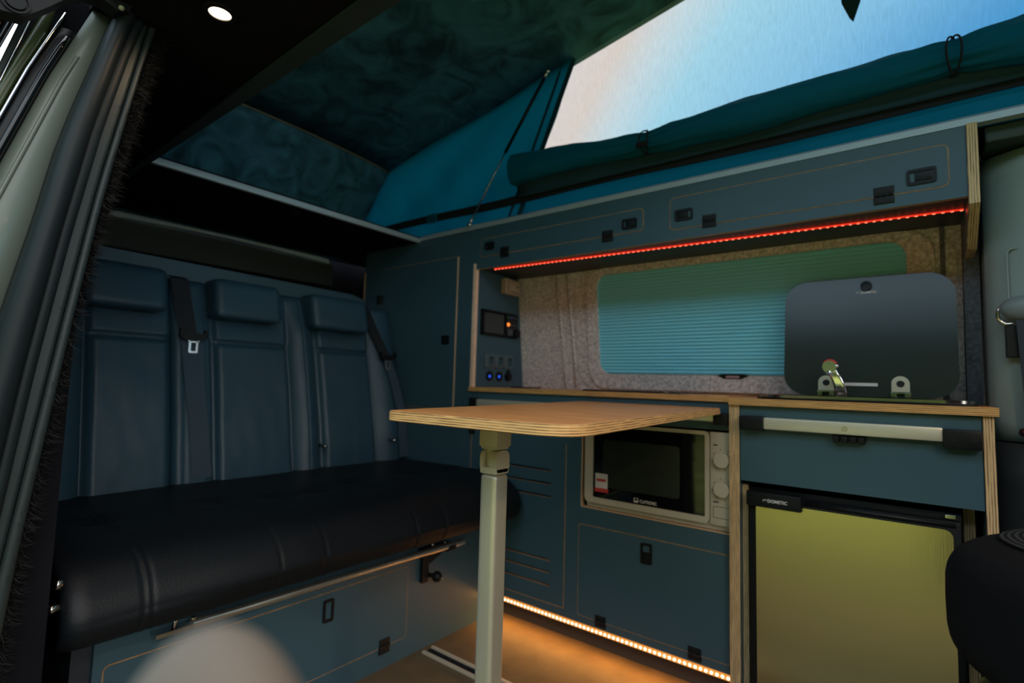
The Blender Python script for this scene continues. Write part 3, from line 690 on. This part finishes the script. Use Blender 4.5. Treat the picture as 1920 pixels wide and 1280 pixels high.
part('finger_knob', MB().ring(circ(-.115, 1.096, .0135, 24), circ(-.115, 1.096, .009, 24), tilt, .010).prism(circ(-.115, 1.096, .009, 24), tilt, .006), BLK, gl, 'auto')
tx = text('brand_lettering', 'DOMETIC', .0085, (-.128, 1.640+.277*.14-.0054, 1.0755), (1, 0, 0), (0, .14, 1), WHT, gl, bold=.0002, sx=.95)
e_ = MB(); e_.tube([tilt(-.138, 1.076, .0055), tilt(-.135, 1.081, .0055), tilt(-.132, 1.078, .0055)], .0008, 5); part('brand_emblem', e_, WHT, gl)
part('edge_label', MB().prism(rrect(-.165, -.093, .828, .836, .001), tilt, .0056), WHT, gl, label='thin white sticker strip')
for x in (-.207, -.046):
    h_ = MB(); o_ = [(x+.0185*math.cos(a), .835+.0185*math.sin(a)) for a in [PI*k/16 for k in range(17)]]
    pts_o = [(x-.0185, .812), *reversed([(x+.0185*math.cos(PI-a), .836+.0185*math.sin(a)) for a in [PI*k/16 for k in range(17)]][::-1]), (x+.0185, .812)]
    n_ = len(pts_o)
    hole = [(x+.0085*math.cos(math.atan2(v-.835, u-x)), .835+.0085*math.sin(math.atan2(v-.835, u-x))) for u, v in pts_o]
    h_.ring(pts_o, hole, lambda u, v, w: tilt(u, v, .006+w), .003); hh = part('hinge', h_, BRS, gl, label='satin metal lid hinge')
    part('hinge_foot', MB().box(x-.020, x-.008, 1.622, 1.640, .7925, .813, .001).box(x+.008, x+.020, 1.622, 1.640, .7925, .813, .001).box(x-.021, x+.021, 1.628, 1.640, .810, .815), STE, gl, 'auto')
    part('hinge_bolt', MB().prism(circ(x, .835, .008, 16), lambda u, v, w: tilt(u, v, .0092+w), .0015), BLK, gl)
tp = thing('tap', 'folding chrome tap with red-ringed head at the sink edge', 'tap', (-.165, 1.59, .79))
def tapf(u, v):
    z = lerp(.790, .872, u); c = -.1655-.022*u**2.0; wd_ = lerp(.0135, .0105, u); return Vector((c+wd_*(2*v-1), 1.575-.012*math.sin(PI*u*.6), z))
part('neck', MB().solid(tapf, 14, 4, (0, .008, 0)), CHR, tp, True)
part('head', MB().tube([(-.188, 1.585, .876), (-.188, 1.545, .874)], .0155, 20), CHR, tp, 'auto')
part('temperature_ring', MB().tube([(-.1895, 1.578, .8785), (-.1895, 1.572, .8785)], .0165, 20), REDP, tp, 'auto', label='red ring')
part('side_lever', MB().ball((-.173, 1.55, .876), .006), CHR, tp, True)
part('outlet', MB().tube([(-.188, 1.556, .866), (-.190, 1.552, .857)], .009, 14), CHR, tp, 'auto')

# ------------------------------------------------------------ table
tb = thing('table', 'oak-faced plywood table on a single folding aluminium leg', 'table', (-.565, .68, 0))
TP = [(-.697, .55, .7605), (-.338, .55, .7590), (-.424, 1.446, .7600), (-.848, 1.446, .7620)]
def rpoly(pts, rad, n=7):
    out = []
    m_ = len(pts)
    for i in range(m_):
        p = Vector(pts[i]); a = (Vector(pts[i-1])-p).normalized(); c = (Vector(pts[(i+1) % m_])-p).normalized(); r = rad[i]
        for k in range(n+1):
            t = k/n; q = (p+a*r)*(1-t)**2+p*2*t*(1-t)+(p+c*r)*t*t; out.append(q)
    return out
top = rpoly([(x, y, 0) for x, y, z in TP], [.035, .07, .02, .02])
def tz(x, y): return .7598
tm = MB()
def tv(p, dz): return tm.bm.verts.new((p.x, p.y, tz(p.x, p.y)+dz))
cen = sum(top, Vector())/len(top)
r0 = [tv(cen+(p-cen)*.996, 0) for p in top]; r1 = [tv(p, -.0015) for p in top]; r2 = [tv(p, -.0145) for p in top]; r3 = [tv(cen+(p-cen)*.996, -.016) for p in top]
tm.face(r0, 0); tm.face(r3[::-1], 0); n_ = len(top)
for A, B in ((r0, r1), (r1, r2), (r2, r3)):
    for i in range(n_): tm.face([A[i], A[(i+1) % n_], B[(i+1) % n_], B[i]], 1)
part('tabletop', tm, [VEN, ply('table_ply_edge', 'z', .0036, (.92, .52, .20), (.22, .12, .05))], tb)
lx, ly = -.565, .682
hs = MB(); hs.box(lx-.0195, lx+.0195, ly-.0195, ly+.0195, .704, .7438, .004); hs.box(lx-.017, lx+.017, ly-.017, ly+.017, .700, .706, .003)
part('leg_bracket', hs, LEGP, tb, 'auto')
jn = MB()
for (a_, b_) in ((-.0175, -.011), (.003, .0175)):
    jn.prism(rrect(ly-.0175, ly+.0175, .662, .699, .012, 5), YZ(lx+a_), b_-a_)
jn.box(lx-.011, lx+.003, ly-.010, ly+.0165, .668, .704, .004); jn.box(lx-.0175, lx+.0175, ly-.0175, ly+.0175, .6605, .672, .003)
part('folding_joint', jn, LEGP, tb, 'auto', label='beige plastic folding knuckle')
part('leg', MB().box(lx-.0172, lx+.0172, ly-.0172, ly+.0172, .010, .660, .008, 5), LEGA, tb, 'auto')
part('foot', MB().box(lx-.022, lx+.022, ly-.022, ly+.022, .0, .012, .004), LEGP, tb, 'auto')

# floor track
ft = thing('floor_track', 'aluminium seat track let into the floor in front of the bench', 'rail', (-.5, 1.16, 0))
part('rail', MB().box(-1.20, .9, 1.135, 1.145, 0, .006).box(-1.20, .9, 1.172, 1.182, 0, .006), ALU, ft); part('channel', MB().box(-1.20, .9, 1.145, 1.172, 0, .001), BLKM, ft)

# ------------------------------------------------------------ bench seat
bn = thing('bench_seat', 'three-seat dark leather bench facing forward across the back', 'seat', (-1.45, .88, 0))
xb = -1.22
part('base_front', MB().box(xb-.015, xb, .33, 1.460, 0, .330), LAM, bn)
part('base_box', MB().box(-1.75, xb-.016, .30, 1.460, .0, .32), LAMD, bn)
g_ = MB(); g_.prism(rrect(.345, 1.087, .058, .262, .012), YZ(xb), .0012); part('door_edge', g_, GRV, bn)
g_ = MB(); g_.prism(rrect(.3478, 1.0842, .0608, .2592, .010), YZ(xb), .0022); bdoor = part('base_door', g_, LAM, bn)
g_ = MB(); cy_, cz_ = .819, .216
g_.ring(rrect(cy_-.015, cy_+.015, cz_-.028, cz_+.028, .005), rrect(cy_-.009, cy_+.009, cz_-.021, cz_+.021, .002), YZ(xb), .006).box(xb, xb+.002, cy_-.012, cy_+.012, cz_-.024, cz_+.024)
lt = part('latch', g_, BLK, bdoor, 'auto')
g_ = MB(); cy_, cz_ = 1.006, .062; g_.box(xb, xb+.005, cy_-.018, cy_+.018, cz_+.003, cz_+.020, .001); g_.box(xb, xb+.005, cy_-.018, cy_+.018, cz_-.020, cz_-.003, .001); g_.tube([(xb+.005, cy_-.018, cz_), (xb+.005, cy_+.018, cz_)], .0035, 8)
part('hinge', g_, BLKM, bdoor, 'auto')
# cushion
prof = [(-1.76, .490), (-1.50, .497), (-1.30, .500), (-1.19, .497), (-1.13, .482), (-1.090, .452), (-1.072, .420), (-1.070, .395), (-1.085, .366), (-1.115, .350), (-1.16, .340), (-1.25, .336), (-1.76, .332)]
def catmull(P, n):
    out = []
    for i in range(len(P)-1):
        p0 = P[max(i-1, 0)]; p1 = P[i]; p2 = P[i+1]; p3 = P[min(i+2, len(P)-1)]
        for k in range(n):
            t = k/n; out.append(tuple(.5*((2*p1[j])+(-p0[j]+p2[j])*t+(2*p0[j]-5*p1[j]+4*p2[j]-p3[j])*t*t+(-p0[j]+3*p1[j]-3*p2[j]+p3[j])*t**3) for j in (0, 1)))
    out.append(P[-1]); return out
pr = catmull(prof, 5); NPR = len(pr)-1
seams = [.357, .371, .602, .710, .978, 1.085]
Y0, Y1 = .245, 1.458
pc = Vector((-1.35, .405))
def cush(u, v):
    y = lerp(Y0, Y1, u); i = v*NPR; k = min(int(i), NPR-1); p = Vector(pr[k]).lerp(Vector(pr[k+1]), i-k)
    x, z = p
    ed = min(y-Y0, Y1-y); s_ = 1.0
    if ed < .04: s_ = 1-.09*(1-math.sqrt(max(0, 1-(1-ed/.04)**2)))
    gq = sum(math.exp(-((y-q)/.0028)**2) for q in seams)*.0026
    wob = .004*noise.noise(Vector((x*5, y*5, z*4)))+.003*math.sin(y*13)*(z > .4)
    d = (p-pc); d = d/d.length
    q = pc+(p-pc)*s_ - d*(gq-wob)
    zz = q.y
    if z > .48: zz -= .010*math.exp(-((x+1.36-.03*math.sin(y*10))/.012)**2)
    return Vector((q.x, y, zz))
cmu = MB(); cmu.sheet(cush, 320, NPR)
bmm = cmu.bm
bmesh.ops.holes_fill(bmm, edges=[e for e in bmm.edges if e.is_boundary])
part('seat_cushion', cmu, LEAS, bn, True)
sd_ = MB()
for q in (.364, .606, 1.089):
    for k in range(26):
        t0 = .30+k*.0165; a = cush((q-.006-Y0)/(Y1-Y0), t0); b_ = cush((q-.006-Y0)/(Y1-Y0), t0+.010)
        d = Vector((a.x-pc.x, 0, a.z-pc.y)).normalized()*.0008; sd_.tube([a+d, b_+d], .0009, 4)
so_ = part('stitching', sd_, STIT, bn); so_['kind'] = 'stuff'
# backrests
def bump(y, a, b, h, r): return h*math.sqrt(max(0, sm(min(y-a, b-y)/r))) if a < y < b else 0
panels = [(.402, .606), (.726, .976), (1.090, 1.322)]
def backx(y, z):
    t = (z-.47)/(1.11-.47)
    x = lerp(-1.700, -1.850, t)+.012*math.sin(PI*t)
    h = 0
    for a, b_ in panels:
        if z < .917: h += bump(y, a, b_, .020, .022)*sm((.917-z)/.016)*1.0
        else: h += bump(y, a-.004, b_+.004, .020, .02)*sm((z-.917)/.006)
    h += bump(y, .29, .398, .030, .05)+bump(y, .610, .722, .012, .02)
    h += bump(y, .982, 1.084, .030, .05)*(1-.6*sm((z-.95)/.15))
    h += bump(y, 1.328, 1.472, .030, .07)
    h -= .004*math.exp(-((y-.640)/.003)**2)+.004*math.exp(-((y-.704)/.003)**2)
    for a, b_ in panels:
        for q in (a-.002, b_+.002): h -= .008*math.exp(-((y-q)/.0035)**2)*(1 if z < .93 else .5)
        if a < y < b_: h -= .006*math.exp(-((z-.915)/.004)**2)
    h += .004*noise.noise(Vector((y*6, z*6, 5)))+.0015*noise.noise(Vector((y*22, z*14, 2)))
    h -= .03*(1-math.sqrt(max(0, 1-(1-min(1, (1.112-z)/.03))**2)))
    return x+h
for a, b_ in ((.285, .6095), (.6105, 1.0295), (1.0305, 1.458)):
    bk = MB(); bk.solid(lambda u, v, a=a, b_=b_: Vector((backx(lerp(a, b_, u), lerp(.455, 1.112, v)), lerp(a, b_, u), lerp(.455, 1.112, v))), 80, 90, (-.08, 0, 0))
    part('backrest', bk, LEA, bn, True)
for a, b_ in ((.385, .578), (.712, .926), (1.048, 1.286)):
    h_ = MB(); h_.box(-1.848, -1.742, a-.003, b_+.003, .988, 1.120, .030, 6)
    for v in h_.bm.verts: v.co.x -= (v.co.z-1.05)*.25; v.co.y += .0
    ho = part('headrest', h_, LEA, bn, True)
    w_ = MB(); w_.tube([(-1.768-(z-1.05)*.25, y, z) for y, z in [(a+.022+0*k, 1.10) for k in range(1)]+[(a+.004, 1.05), (a+.008, 1.012), (a+.030, .996), (b_-.030, .996), (b_-.008, 1.012), (b_-.004, 1.05)]], .0016, 6); part('piping', w_, LEAS, ho, True)
for y in (1.066, 1.372): part('fixing_pin', MB().tube([(-1.650, y, .571), (-1.690, y, .571)], .006, 10), STE, bn, True)
# belts
def belt(parent, pts, w, mt_, name='webbing'):
    b = MB(); n = len(pts)-1
    def f(u, v):
        i = u*n; k = min(int(i), n-1); p = Vector(pts[k]).lerp(Vector(pts[k+1]), i-k); return Vector((p.x, p.y+w*(v-.5), p.z))
    b.solid(f, n*6, 2, (-.0018, 0, 0)); part(name, b, mt_, parent)
def tongue(parent, y, z, x):
    b = MB(); b.prism([(y-.038, z+.008), (y+.038, z+.008), (y+.040, z-.002), (y+.022, z-.014), (y-.022, z-.014), (y-.040, z-.002)], YZ(x), .012)
    b.box(x-.002, x+.014, y-.038, y-.030, z-.004, z+.020, .002); b.box(x-.002, x+.014, y+.030, y+.038, z-.004, z+.020, .002)
    o = part('buckle_tongue', b, BLK, parent, 'auto')
    b = MB(); b.ring(rrect(y-.012, y+.014, z-.052, z-.016, .004, 4), rrect(y-.006, y+.008, z-.046, z-.020, .002, 4), YZ(x+.004), .003)
    b.prism([(y-.018, z-.012), (y-.010, z-.020), (y-.006, z-.018), (y-.014, z-.010)], YZ(x+.004), .003); b.prism([(y+.020, z-.012), (y+.012, z-.020), (y+.008, z-.018), (y+.016, z-.010)], YZ(x+.004), .003)
    part('metal_tongue', b, CHR, o)
sb1 = thing('seat_belt', 'seat belt hanging between the left and middle seats', 'seat belt', (-1.74, .66, .5))
def bx(y, z): return backx(y, min(z, 1.09))+.006
P1 = [(-1.86, .632, 1.118), (bx(.632, 1.10)+.003, .632, 1.105), (bx(.64, 1.0), .641, 1.02), (bx(.65, .94), .652, .935)]
belt(sb1, P1, .052, BELTD)
P2 = [(bx(.656, .925), .656, .925), (bx(.664, .81), .664, .812), (bx(.672, .68), .674, .68), (bx(.684, .52), .686, .505)]
belt(sb1, P2, .054, BELT); tongue(sb1, .660, .926, bx(.66, .92)+.010)
sb2 = thing('seat_belt', 'seat belt hanging at the wardrobe end of the bench', 'seat belt', (-1.72, 1.4, .5))
P1 = [(-1.86, 1.325, 1.118), (bx(1.325, 1.10)+.008, 1.328, 1.105), (bx(1.36, 1.0)+.006, 1.352, 1.0), (bx(1.38, .91)+.006, 1.382, .910)]
belt(sb2, P1, .050, BELTD)
P2 = [(bx(1.385, .9)+.004, 1.388, .900), (bx(1.42, .80)+.006, 1.420, .80), (bx(1.44, .68)+.012, 1.440, .68), (bx(1.44, .52)+.012, 1.442, .50)]
belt(sb2, P2, .044, BELT); tongue(sb2, 1.385, .902, bx(1.39, .90)+.014)
# tube rail, brackets
rt = thing('bed_rail', 'polished steel tube under the front edge of the bench cushion', 'rail', (-1.2, .9, .283))
part('tube', MB().tube([(-1.200, .487, .298), (-1.200, 1.300, .290)], .0105, 16), mat('polished_tube', (.80, .76, .70), .2, .9, var=.03), rt, 'auto')
part('collar', MB().tube([(-1.200, 1.225, .2865), (-1.200, 1.255, .2862)], .0125, 14), BLKM, rt, 'auto')
part('bracket', MB().box(-1.218, -1.196, 1.12, 1.235, .296, .304).box(-1.218, -1.205, 1.130, 1.155, .200, .29, .002).prism([(1.155, .285), (1.215, .285), (1.215, .27), (1.17, .25), (1.155, .25)], YZ(-1.218), .006), BLKM, rt)
part('bracket_bolt', MB().tube([(-1.205, 1.165, .300), (-1.205, 1.165, .314)], .005, 8).tube([(-1.20, 1.215, .300), (-1.20, 1.215, .309)], .004, 8), STE, rt, True)
kn = part('clamp_knob', MB().ball((-1.190, 1.176, .213), .016).tube([(-1.218, 1.165, .215), (-1.196, 1.174, .214)], .007, 8), BLK, rt, True)
part('knob_pin', MB().ball((-1.172, 1.180, .211), .003), BRS, kn, True)
part('pin', MB().tube([(-1.195, .455, .330), (-1.195, .452, .300)], .005, 8), CHR, rt, True)
part('end_bracket', MB().box(-1.218, -1.19, .42, .50, .292, .300).ball((-1.196, .488, .310), .006), STE, rt)
sh = thing('seat_hinge_bracket', 'black metal folding bracket with steel bolts at the door end of the bench', 'bracket', (-1.1, .225, .33))
part('plate', MB().box(-1.20, -1.10, .212, .218, .34, .52, .002).box(-1.112, -1.10, .206, .232, .36, .51, .002), BLKM, sh)
part('bolt', MB().tube([(-1.098, .236, .472), (-1.098, .246, .466)], .009, 10), STE, sh, True); part('bolt', MB().tube([(-1.098, .228, .432), (-1.098, .246, .432)], .007, 10), STE, sh, True)
# board behind the bench
pb = thing('rear_shelf_board', 'blue-grey board standing behind the bench backrests', 'board', (-2.0, .95, 0))
part('board', MB().prism([(.28, .01), (1.462, .01), (1.462, 1.168), (1.40, 1.186), (.28, 1.205)], YZ(-2.03), .012), LAM, pb)
part('upstand', MB().box(-2.29, -2.03, .28, 1.462, 1.14, 1.15), LAMD, pb)

# ------------------------------------------------------------ B-pillar side, right
pl = thing('pillar_trim', 'grey plastic pillar trim at the right edge of the kitchen', 'trim', (.3, 1.6, .78))
b = MB(); b.solid(lambda u, v: Vector((.118+.45*u, 1.60-.035*math.sqrt(min(1, u*7))-.02*math.sin(PI*min(1, u*1.5)), lerp(.715, 1.352, v)+.02*u*v)), 30, 16, (0, .14, 0)); part('upper_cover', b, TRIM, pl, True)
b = MB(); b.solid(lambda u, v: Vector((.112+.45*u, 1.575-.04*math.sqrt(min(1, u*6)), lerp(0, .712, v))), 20, 8, (0, .16, 0)); part('lower_cover', b, mat('black_lower_trim', (.012, .016, .018), .6, bump=.2), pl, True)
b = MB(); b.ring(rrect(.150, .176, 1.00, 1.135, .012), rrect(.152, .174, 1.002, 1.133, .010), XZ(1.562), .004); part('height_adjuster_slot', b, TRIM, pl)
ab = thing('seat_belt_anchor', 'grey belt anchor with steel ring and navy belt on the pillar', 'seat belt', (.16, 1.54, 1.0))
b = MB(); b.ball((.175, 1.540, 1.000), .034, 1.25, .5, .8, 20, 14); part('cover_cap', b, mat('anchor_grey', (.17, .20, .20), .45, var=.05), ab, True)
b = MB(); b.tube([(.147+.0165*math.cos(a), 1.545, .988+.021*math.sin(a)) for a in [PI*.35+PI*1.3*k/16 for k in range(17)]], .0035, 8); part('steel_ring', b, CHR, ab, True)
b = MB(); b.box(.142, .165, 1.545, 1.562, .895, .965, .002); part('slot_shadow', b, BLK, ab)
b = MB(); b.solid(lambda u, v: Vector((lerp(.158, .172, u)+.05*v, 1.535, lerp(.975, .66, u))), 8, 2, (0, .002, 0)); part('belt', b, mat('navy_belt', (.012, .022, .035), .6, bump=.3), ab)
part('stopper', MB().ball((.163, 1.53, .737), .009), mat('dark_red_plastic', (.03, .004, .005), .4), ab, True)
struct('trim_7', MB().box(.12, 1.2, 1.50, 1.62, 1.362, 1.397, .004), mat('header_green_grey', (.03, .05, .045), .6, var=.1), label='dark header above the pillar trim')

# ------------------------------------------------------------ swivelled cab seat, bottom right
cs = thing('cab_seat', 'black cloth cab seat with pinstriped insert at the lower right', 'seat', (.30, .88, .30))
A_ = math.radians(-38)
def seatf(z0, z1, hx, hy, zb, e=.32):
    def f(u, v):
        a = 2*PI*u; ph = -PI/2+PI*v
        c = lambda t, p: math.copysign(abs(t)**p, t)
        x = hx*c(math.cos(ph), .36)*c(math.cos(a), e*1.5); y = hy*c(math.cos(ph), .36)*c(math.sin(a), e*1.5); z = c(math.sin(ph), .5)
        X = .345+x*math.cos(A_)-y*math.sin(A_); Y = .90+x*math.sin(A_)+y*math.cos(A_)
        return Vector((X, Y, lerp(z0, z1, (z+1)/2)))
    return f
b = MB(); b.sheet(seatf(.46, .645, .29, .26, 0), 60, 30); part('seat_cushion', b, SEATF, cs, True)
top_f = seatf(.46, .647, .29, .26, 0)
b = MB(); b.sheet(lambda u, v: top_f(u, .79+.21*v)+Vector((0, 0, .0012)), 60, 14); io = part('seat_insert', b, PATT, cs, True, label='dark insert with thin pale stripes')
b = MB()
for k in range(12):
    v0 = .795+.0145*k
    for q in (0, .0032): b.sheet(lambda u, v: top_f(u, v0+q+.0011*v)+Vector((0, 0, .0018)), 90, 1)
part('pinstripes', b, mat('pale_thread', (.085, .095, .095), .9, var=.05), io)['kind'] = 'stuff'
b = MB(); b.sheet(seatf(.30, .49, .27, .25, 0), 40, 16); part('seat_base', b, BLK, cs, True)
part('pedestal', MB().box(.20, .50, .72, 1.0, 0, .32, .01), BLKM, cs)

# ------------------------------------------------------------ rear door pillar, left
X0 = -1.0
ZS = [-.35, 0, .3, .5, .7, .9, 1.0, 1.1, 1.15, 1.2, 1.25, 1.3, 1.35, 1.40, 1.45]
cv = {
 'furR': [(.577, .194), (.727, .207), (.903, .222), (.988, .236), (1.106, .258), (1.25, .283), (1.399, .315)],
 'furL': [(.427, .158), (.58, .171), (.69, .183), (.885, .204), (1.055, .224), (1.2, .245), (1.319, .264), (1.397, .279)],
 'sealR': [(.621, .150), (.804, .169), (1.012, .195), (1.188, .221), (1.334, .249), (1.434, .276)],
 'sealL': [(.621, .098), (.876, .130), (1.034, .157), (1.126, .170), (1.204, .185), (1.273, .201), (1.37, .223)],
 'bodyL': [(1.09, .114), (1.169, .136), (1.252, .159), (1.351, .192)],
 'mid': [(.655, .166), (.868, .191), (1.051, .214), (1.111, .222), (1.354, .262)],
}
def strip(name, lf, rf, xf, thick, mt_, parent, ns=8, bulge=.0, zlo=-.35, zhi=1.45, z=None, flat=0, lab=None):
    zs = [zlo+(zhi-zlo)*k/40 for k in range(41)]
    b = MB()
    def f(u, v):
        zz = zlo+(zhi-zlo)*u; a = lf(zz); c = rf(zz); bl_ = bulge*math.sqrt(max(0, 1-(2*v-1)**2))
        return Vector((xf+bl_, lerp(a, c, v), zz))
    b.solid(f, 40, ns, (-thick, 0, 0)); return part(name, b, mt_, parent, True, label=lab)
g1 = lambda n: (lambda z: interp(cv[n], z))
dp = thing('door_pillar', 'rear pillar of the sliding door opening with painted panel and fat black rubber seal', 'pillar', (X0, .15, 0))
strip('painted_panel', g1('bodyL'), lambda z: g1('sealL')(z)+.01, X0-.03, .08, BODY, dp, 2, 0, .4, 1.42, lab='pale grey-green painted metal')
strip('panel_crease', lambda z: g1('bodyL')(z)+.012, lambda z: g1('bodyL')(z)+.018, X0-.029, .004, BODY, dp, 4, .0015, .4, 1.30)
if 0: strip('panel_crease', lambda z: g1('bodyL')(z)+.032, lambda z: g1('bodyL')(z)+.036, X0-.030, .004, BODY, dp, 4, .001, .4, 1.22)
strip('rubber_seal', g1('sealL'), lambda z: g1('sealR')(z)-.010, X0, .05, RUB, dp, 14, .018, lab='fat black rubber tube')
strip('seal_lip', lambda z: g1('sealR')(z)-.016, lambda z: g1('sealR')(z)+.004, X0-.006, .05, RUB, dp, 10, .010)
strip('gloss_channel', lambda z: g1('sealR')(z)+.002, lambda z: g1('mid')(z)-.012, X0-.02, .03, BGL, dp, 6, .006)
strip('frame_strip', lambda z: g1('mid')(z)-.016, lambda z: g1('mid')(z)+.003, X0-.004, .04, STRP, dp, 4, 0)
strip('frame_strip', lambda z: g1('mid')(z)+.0045, lambda z: g1('furL')(z)+.006, X0-.006, .04, STRP, dp, 8, .005)
strip('inner_lining', lambda z: g1('furL')(z), lambda z: g1('furR')(z)-.008, X0-.05, .04, SUED, dp, 4, 0, -.35, 1.40)
ff = MB(); rnd = random.Random(3)
for k in range(9000):
    z = rnd.uniform(.0, 1.40); s_ = rnd.random(); l_ = g1('furL')(z)+.004; r_ = g1('furR')(z)
    y = lerp(l_, r_-.014, s_); x = X0-.02+.012*rnd.random()-.02*s_
    d = Vector((rnd.uniform(.1, .8), rnd.uniform(-.3, 1.0), rnd.uniform(-.9, .3))).normalized()*rnd.uniform(.010, .030)
    w_ = Vector((rnd.uniform(-1, 1), rnd.uniform(-1, 1), rnd.uniform(-1, 1))).normalized()*.0012
    p = Vector((x, y, z)); a = ff.bm.verts.new(p-w_); c = ff.bm.verts.new(p+w_); e = ff.bm.verts.new(p+d); ff.face([a, c, e])
fu = part('fur_trim', ff, mat('black_fur', (.002, .002, .002), .8), dp, label='shaggy black fur edging'); fu['kind'] = 'stuff'
strip('fur_backing', lambda z: g1('furL')(z)+.006, lambda z: g1('furR')(z)-.010+.006*noise.noise(Vector((z*30, 0, 0))), X0-.03, .03, MATS['black_fur'], dp, 6, .012, -.35, 1.40)
# outer door seen past the pillar
od_ = thing('sliding_door', 'open sliding door edge with dark glass, chrome lines and black guide arm at the top left', 'door', (X0-.05, .05, 0))
bl0 = g1('bodyL')
strip('black_guide', lambda z: bl0(z)-.022, lambda z: bl0(z)+.001, X0-.034, .05, BLK, od_, 6, .008, .5, 1.335)
strip('guide_slot', lambda z: bl0(z)-.012, lambda z: bl0(z)-.003, X0-.022, .01, BGL, od_, 4, .003, .5, 1.32)
strip('chrome_line', lambda z: bl0(z)-.0265, lambda z: bl0(z)-.022, X0-.030, .04, CHR, od_, 6, .003, .5, 1.36)
olL = lambda z: .144+(z-1.323)*.29-.006
strip('olive_glazing', olL, lambda z: bl0(z)-.0265, X0-.05, .03, OLV, od_, 6, .006, .5, 1.40)
chl = lambda z: .130+(z-1.314)*.232
strip('chrome_line', lambda z: chl(z)-.0012, lambda z: chl(z)+.0012, X0-.05, .01, CHR, od_, 4, .002, .5, 1.40)
strip('dark_frame', lambda z: chl(z)+.0012, lambda z: olL(z)+.001, X0-.056, .02, STRP, od_, 4, 0, .5, 1.40)
strip('dark_frame', lambda z: chl(z)-.008-.010*max(0, z-1.20), lambda z: chl(z)-.001, X0-.056, .02, STRP, od_, 4, 0, .5, 1.40)
strip('window_edge', lambda z: .02+(z-1.3)*.2, lambda z: .114+(z-1.304)*.27, X0-.05, .02, BGL, od_, 4, .004, .5, 1.40, lab='dark blue glass edge')
b = MB(); b.prism([(.04, 1.288), (.098, 1.293), (.118, 1.297), (.131, 1.312), (.144, 1.328), (.163, 1.353), (.185, 1.372), (.205, 1.374), (.221, 1.368), (.235, 1.375), (.25, 1.42), (.02, 1.42), (.02, 1.30)], YZ(X0+.002), .03)
part('guide_arm', b, BLKM, od_, 'auto'); part('arm_pivot', MB().prism(circ(.108, 1.312, .011, 24), YZ(X0+.032), .004).ring(circ(.108, 1.312, .016, 24), circ(.108, 1.312, .0135, 24), YZ(X0+.032), .003), BLK, od_, 'auto')
part('guide_roller', MB().tube([(X0+.036, .232, 1.392), (X0+.036, .232, 1.410)], .010, 14).ball((X0+.036, .224, 1.372), .004), mat('pale_nylon', (.40, .45, .32), .4), od_, 'auto')
b = MB(); b.tube([(X0+.01, .25, 1.41), (X0+.12, .262, 1.445), (X0+.5, .27, 1.452), (1.2, .27, 1.452)], .030, 12); struct('trim_8', b, RUB, smooth=True, label='black rubber seal along the top of the door opening')
struct('door_sill', MB().box(-1.0, 1.2, .08, .20, -.02, .012, .004), BLK)

# ------------------------------------------------------------ blurred foreground shape
b = MB(); b.ball((0, 0, 0), .05, 1, 1, 1, 40, 24)
for v in b.bm.verts:
    c = v.co.copy(); v.co = Vector((-.124+c.x*.70-c.y*.12, .055+c.y*.42+c.x*.05, .712+c.z*.80+.12*c.y))
cu1 = thing('rounded_cushion', 'blurred pale beige rounded shape in the near lower left corner', 'cushion', (-.112, .062, .67))
part('cover', b, PALE, cu1, True)
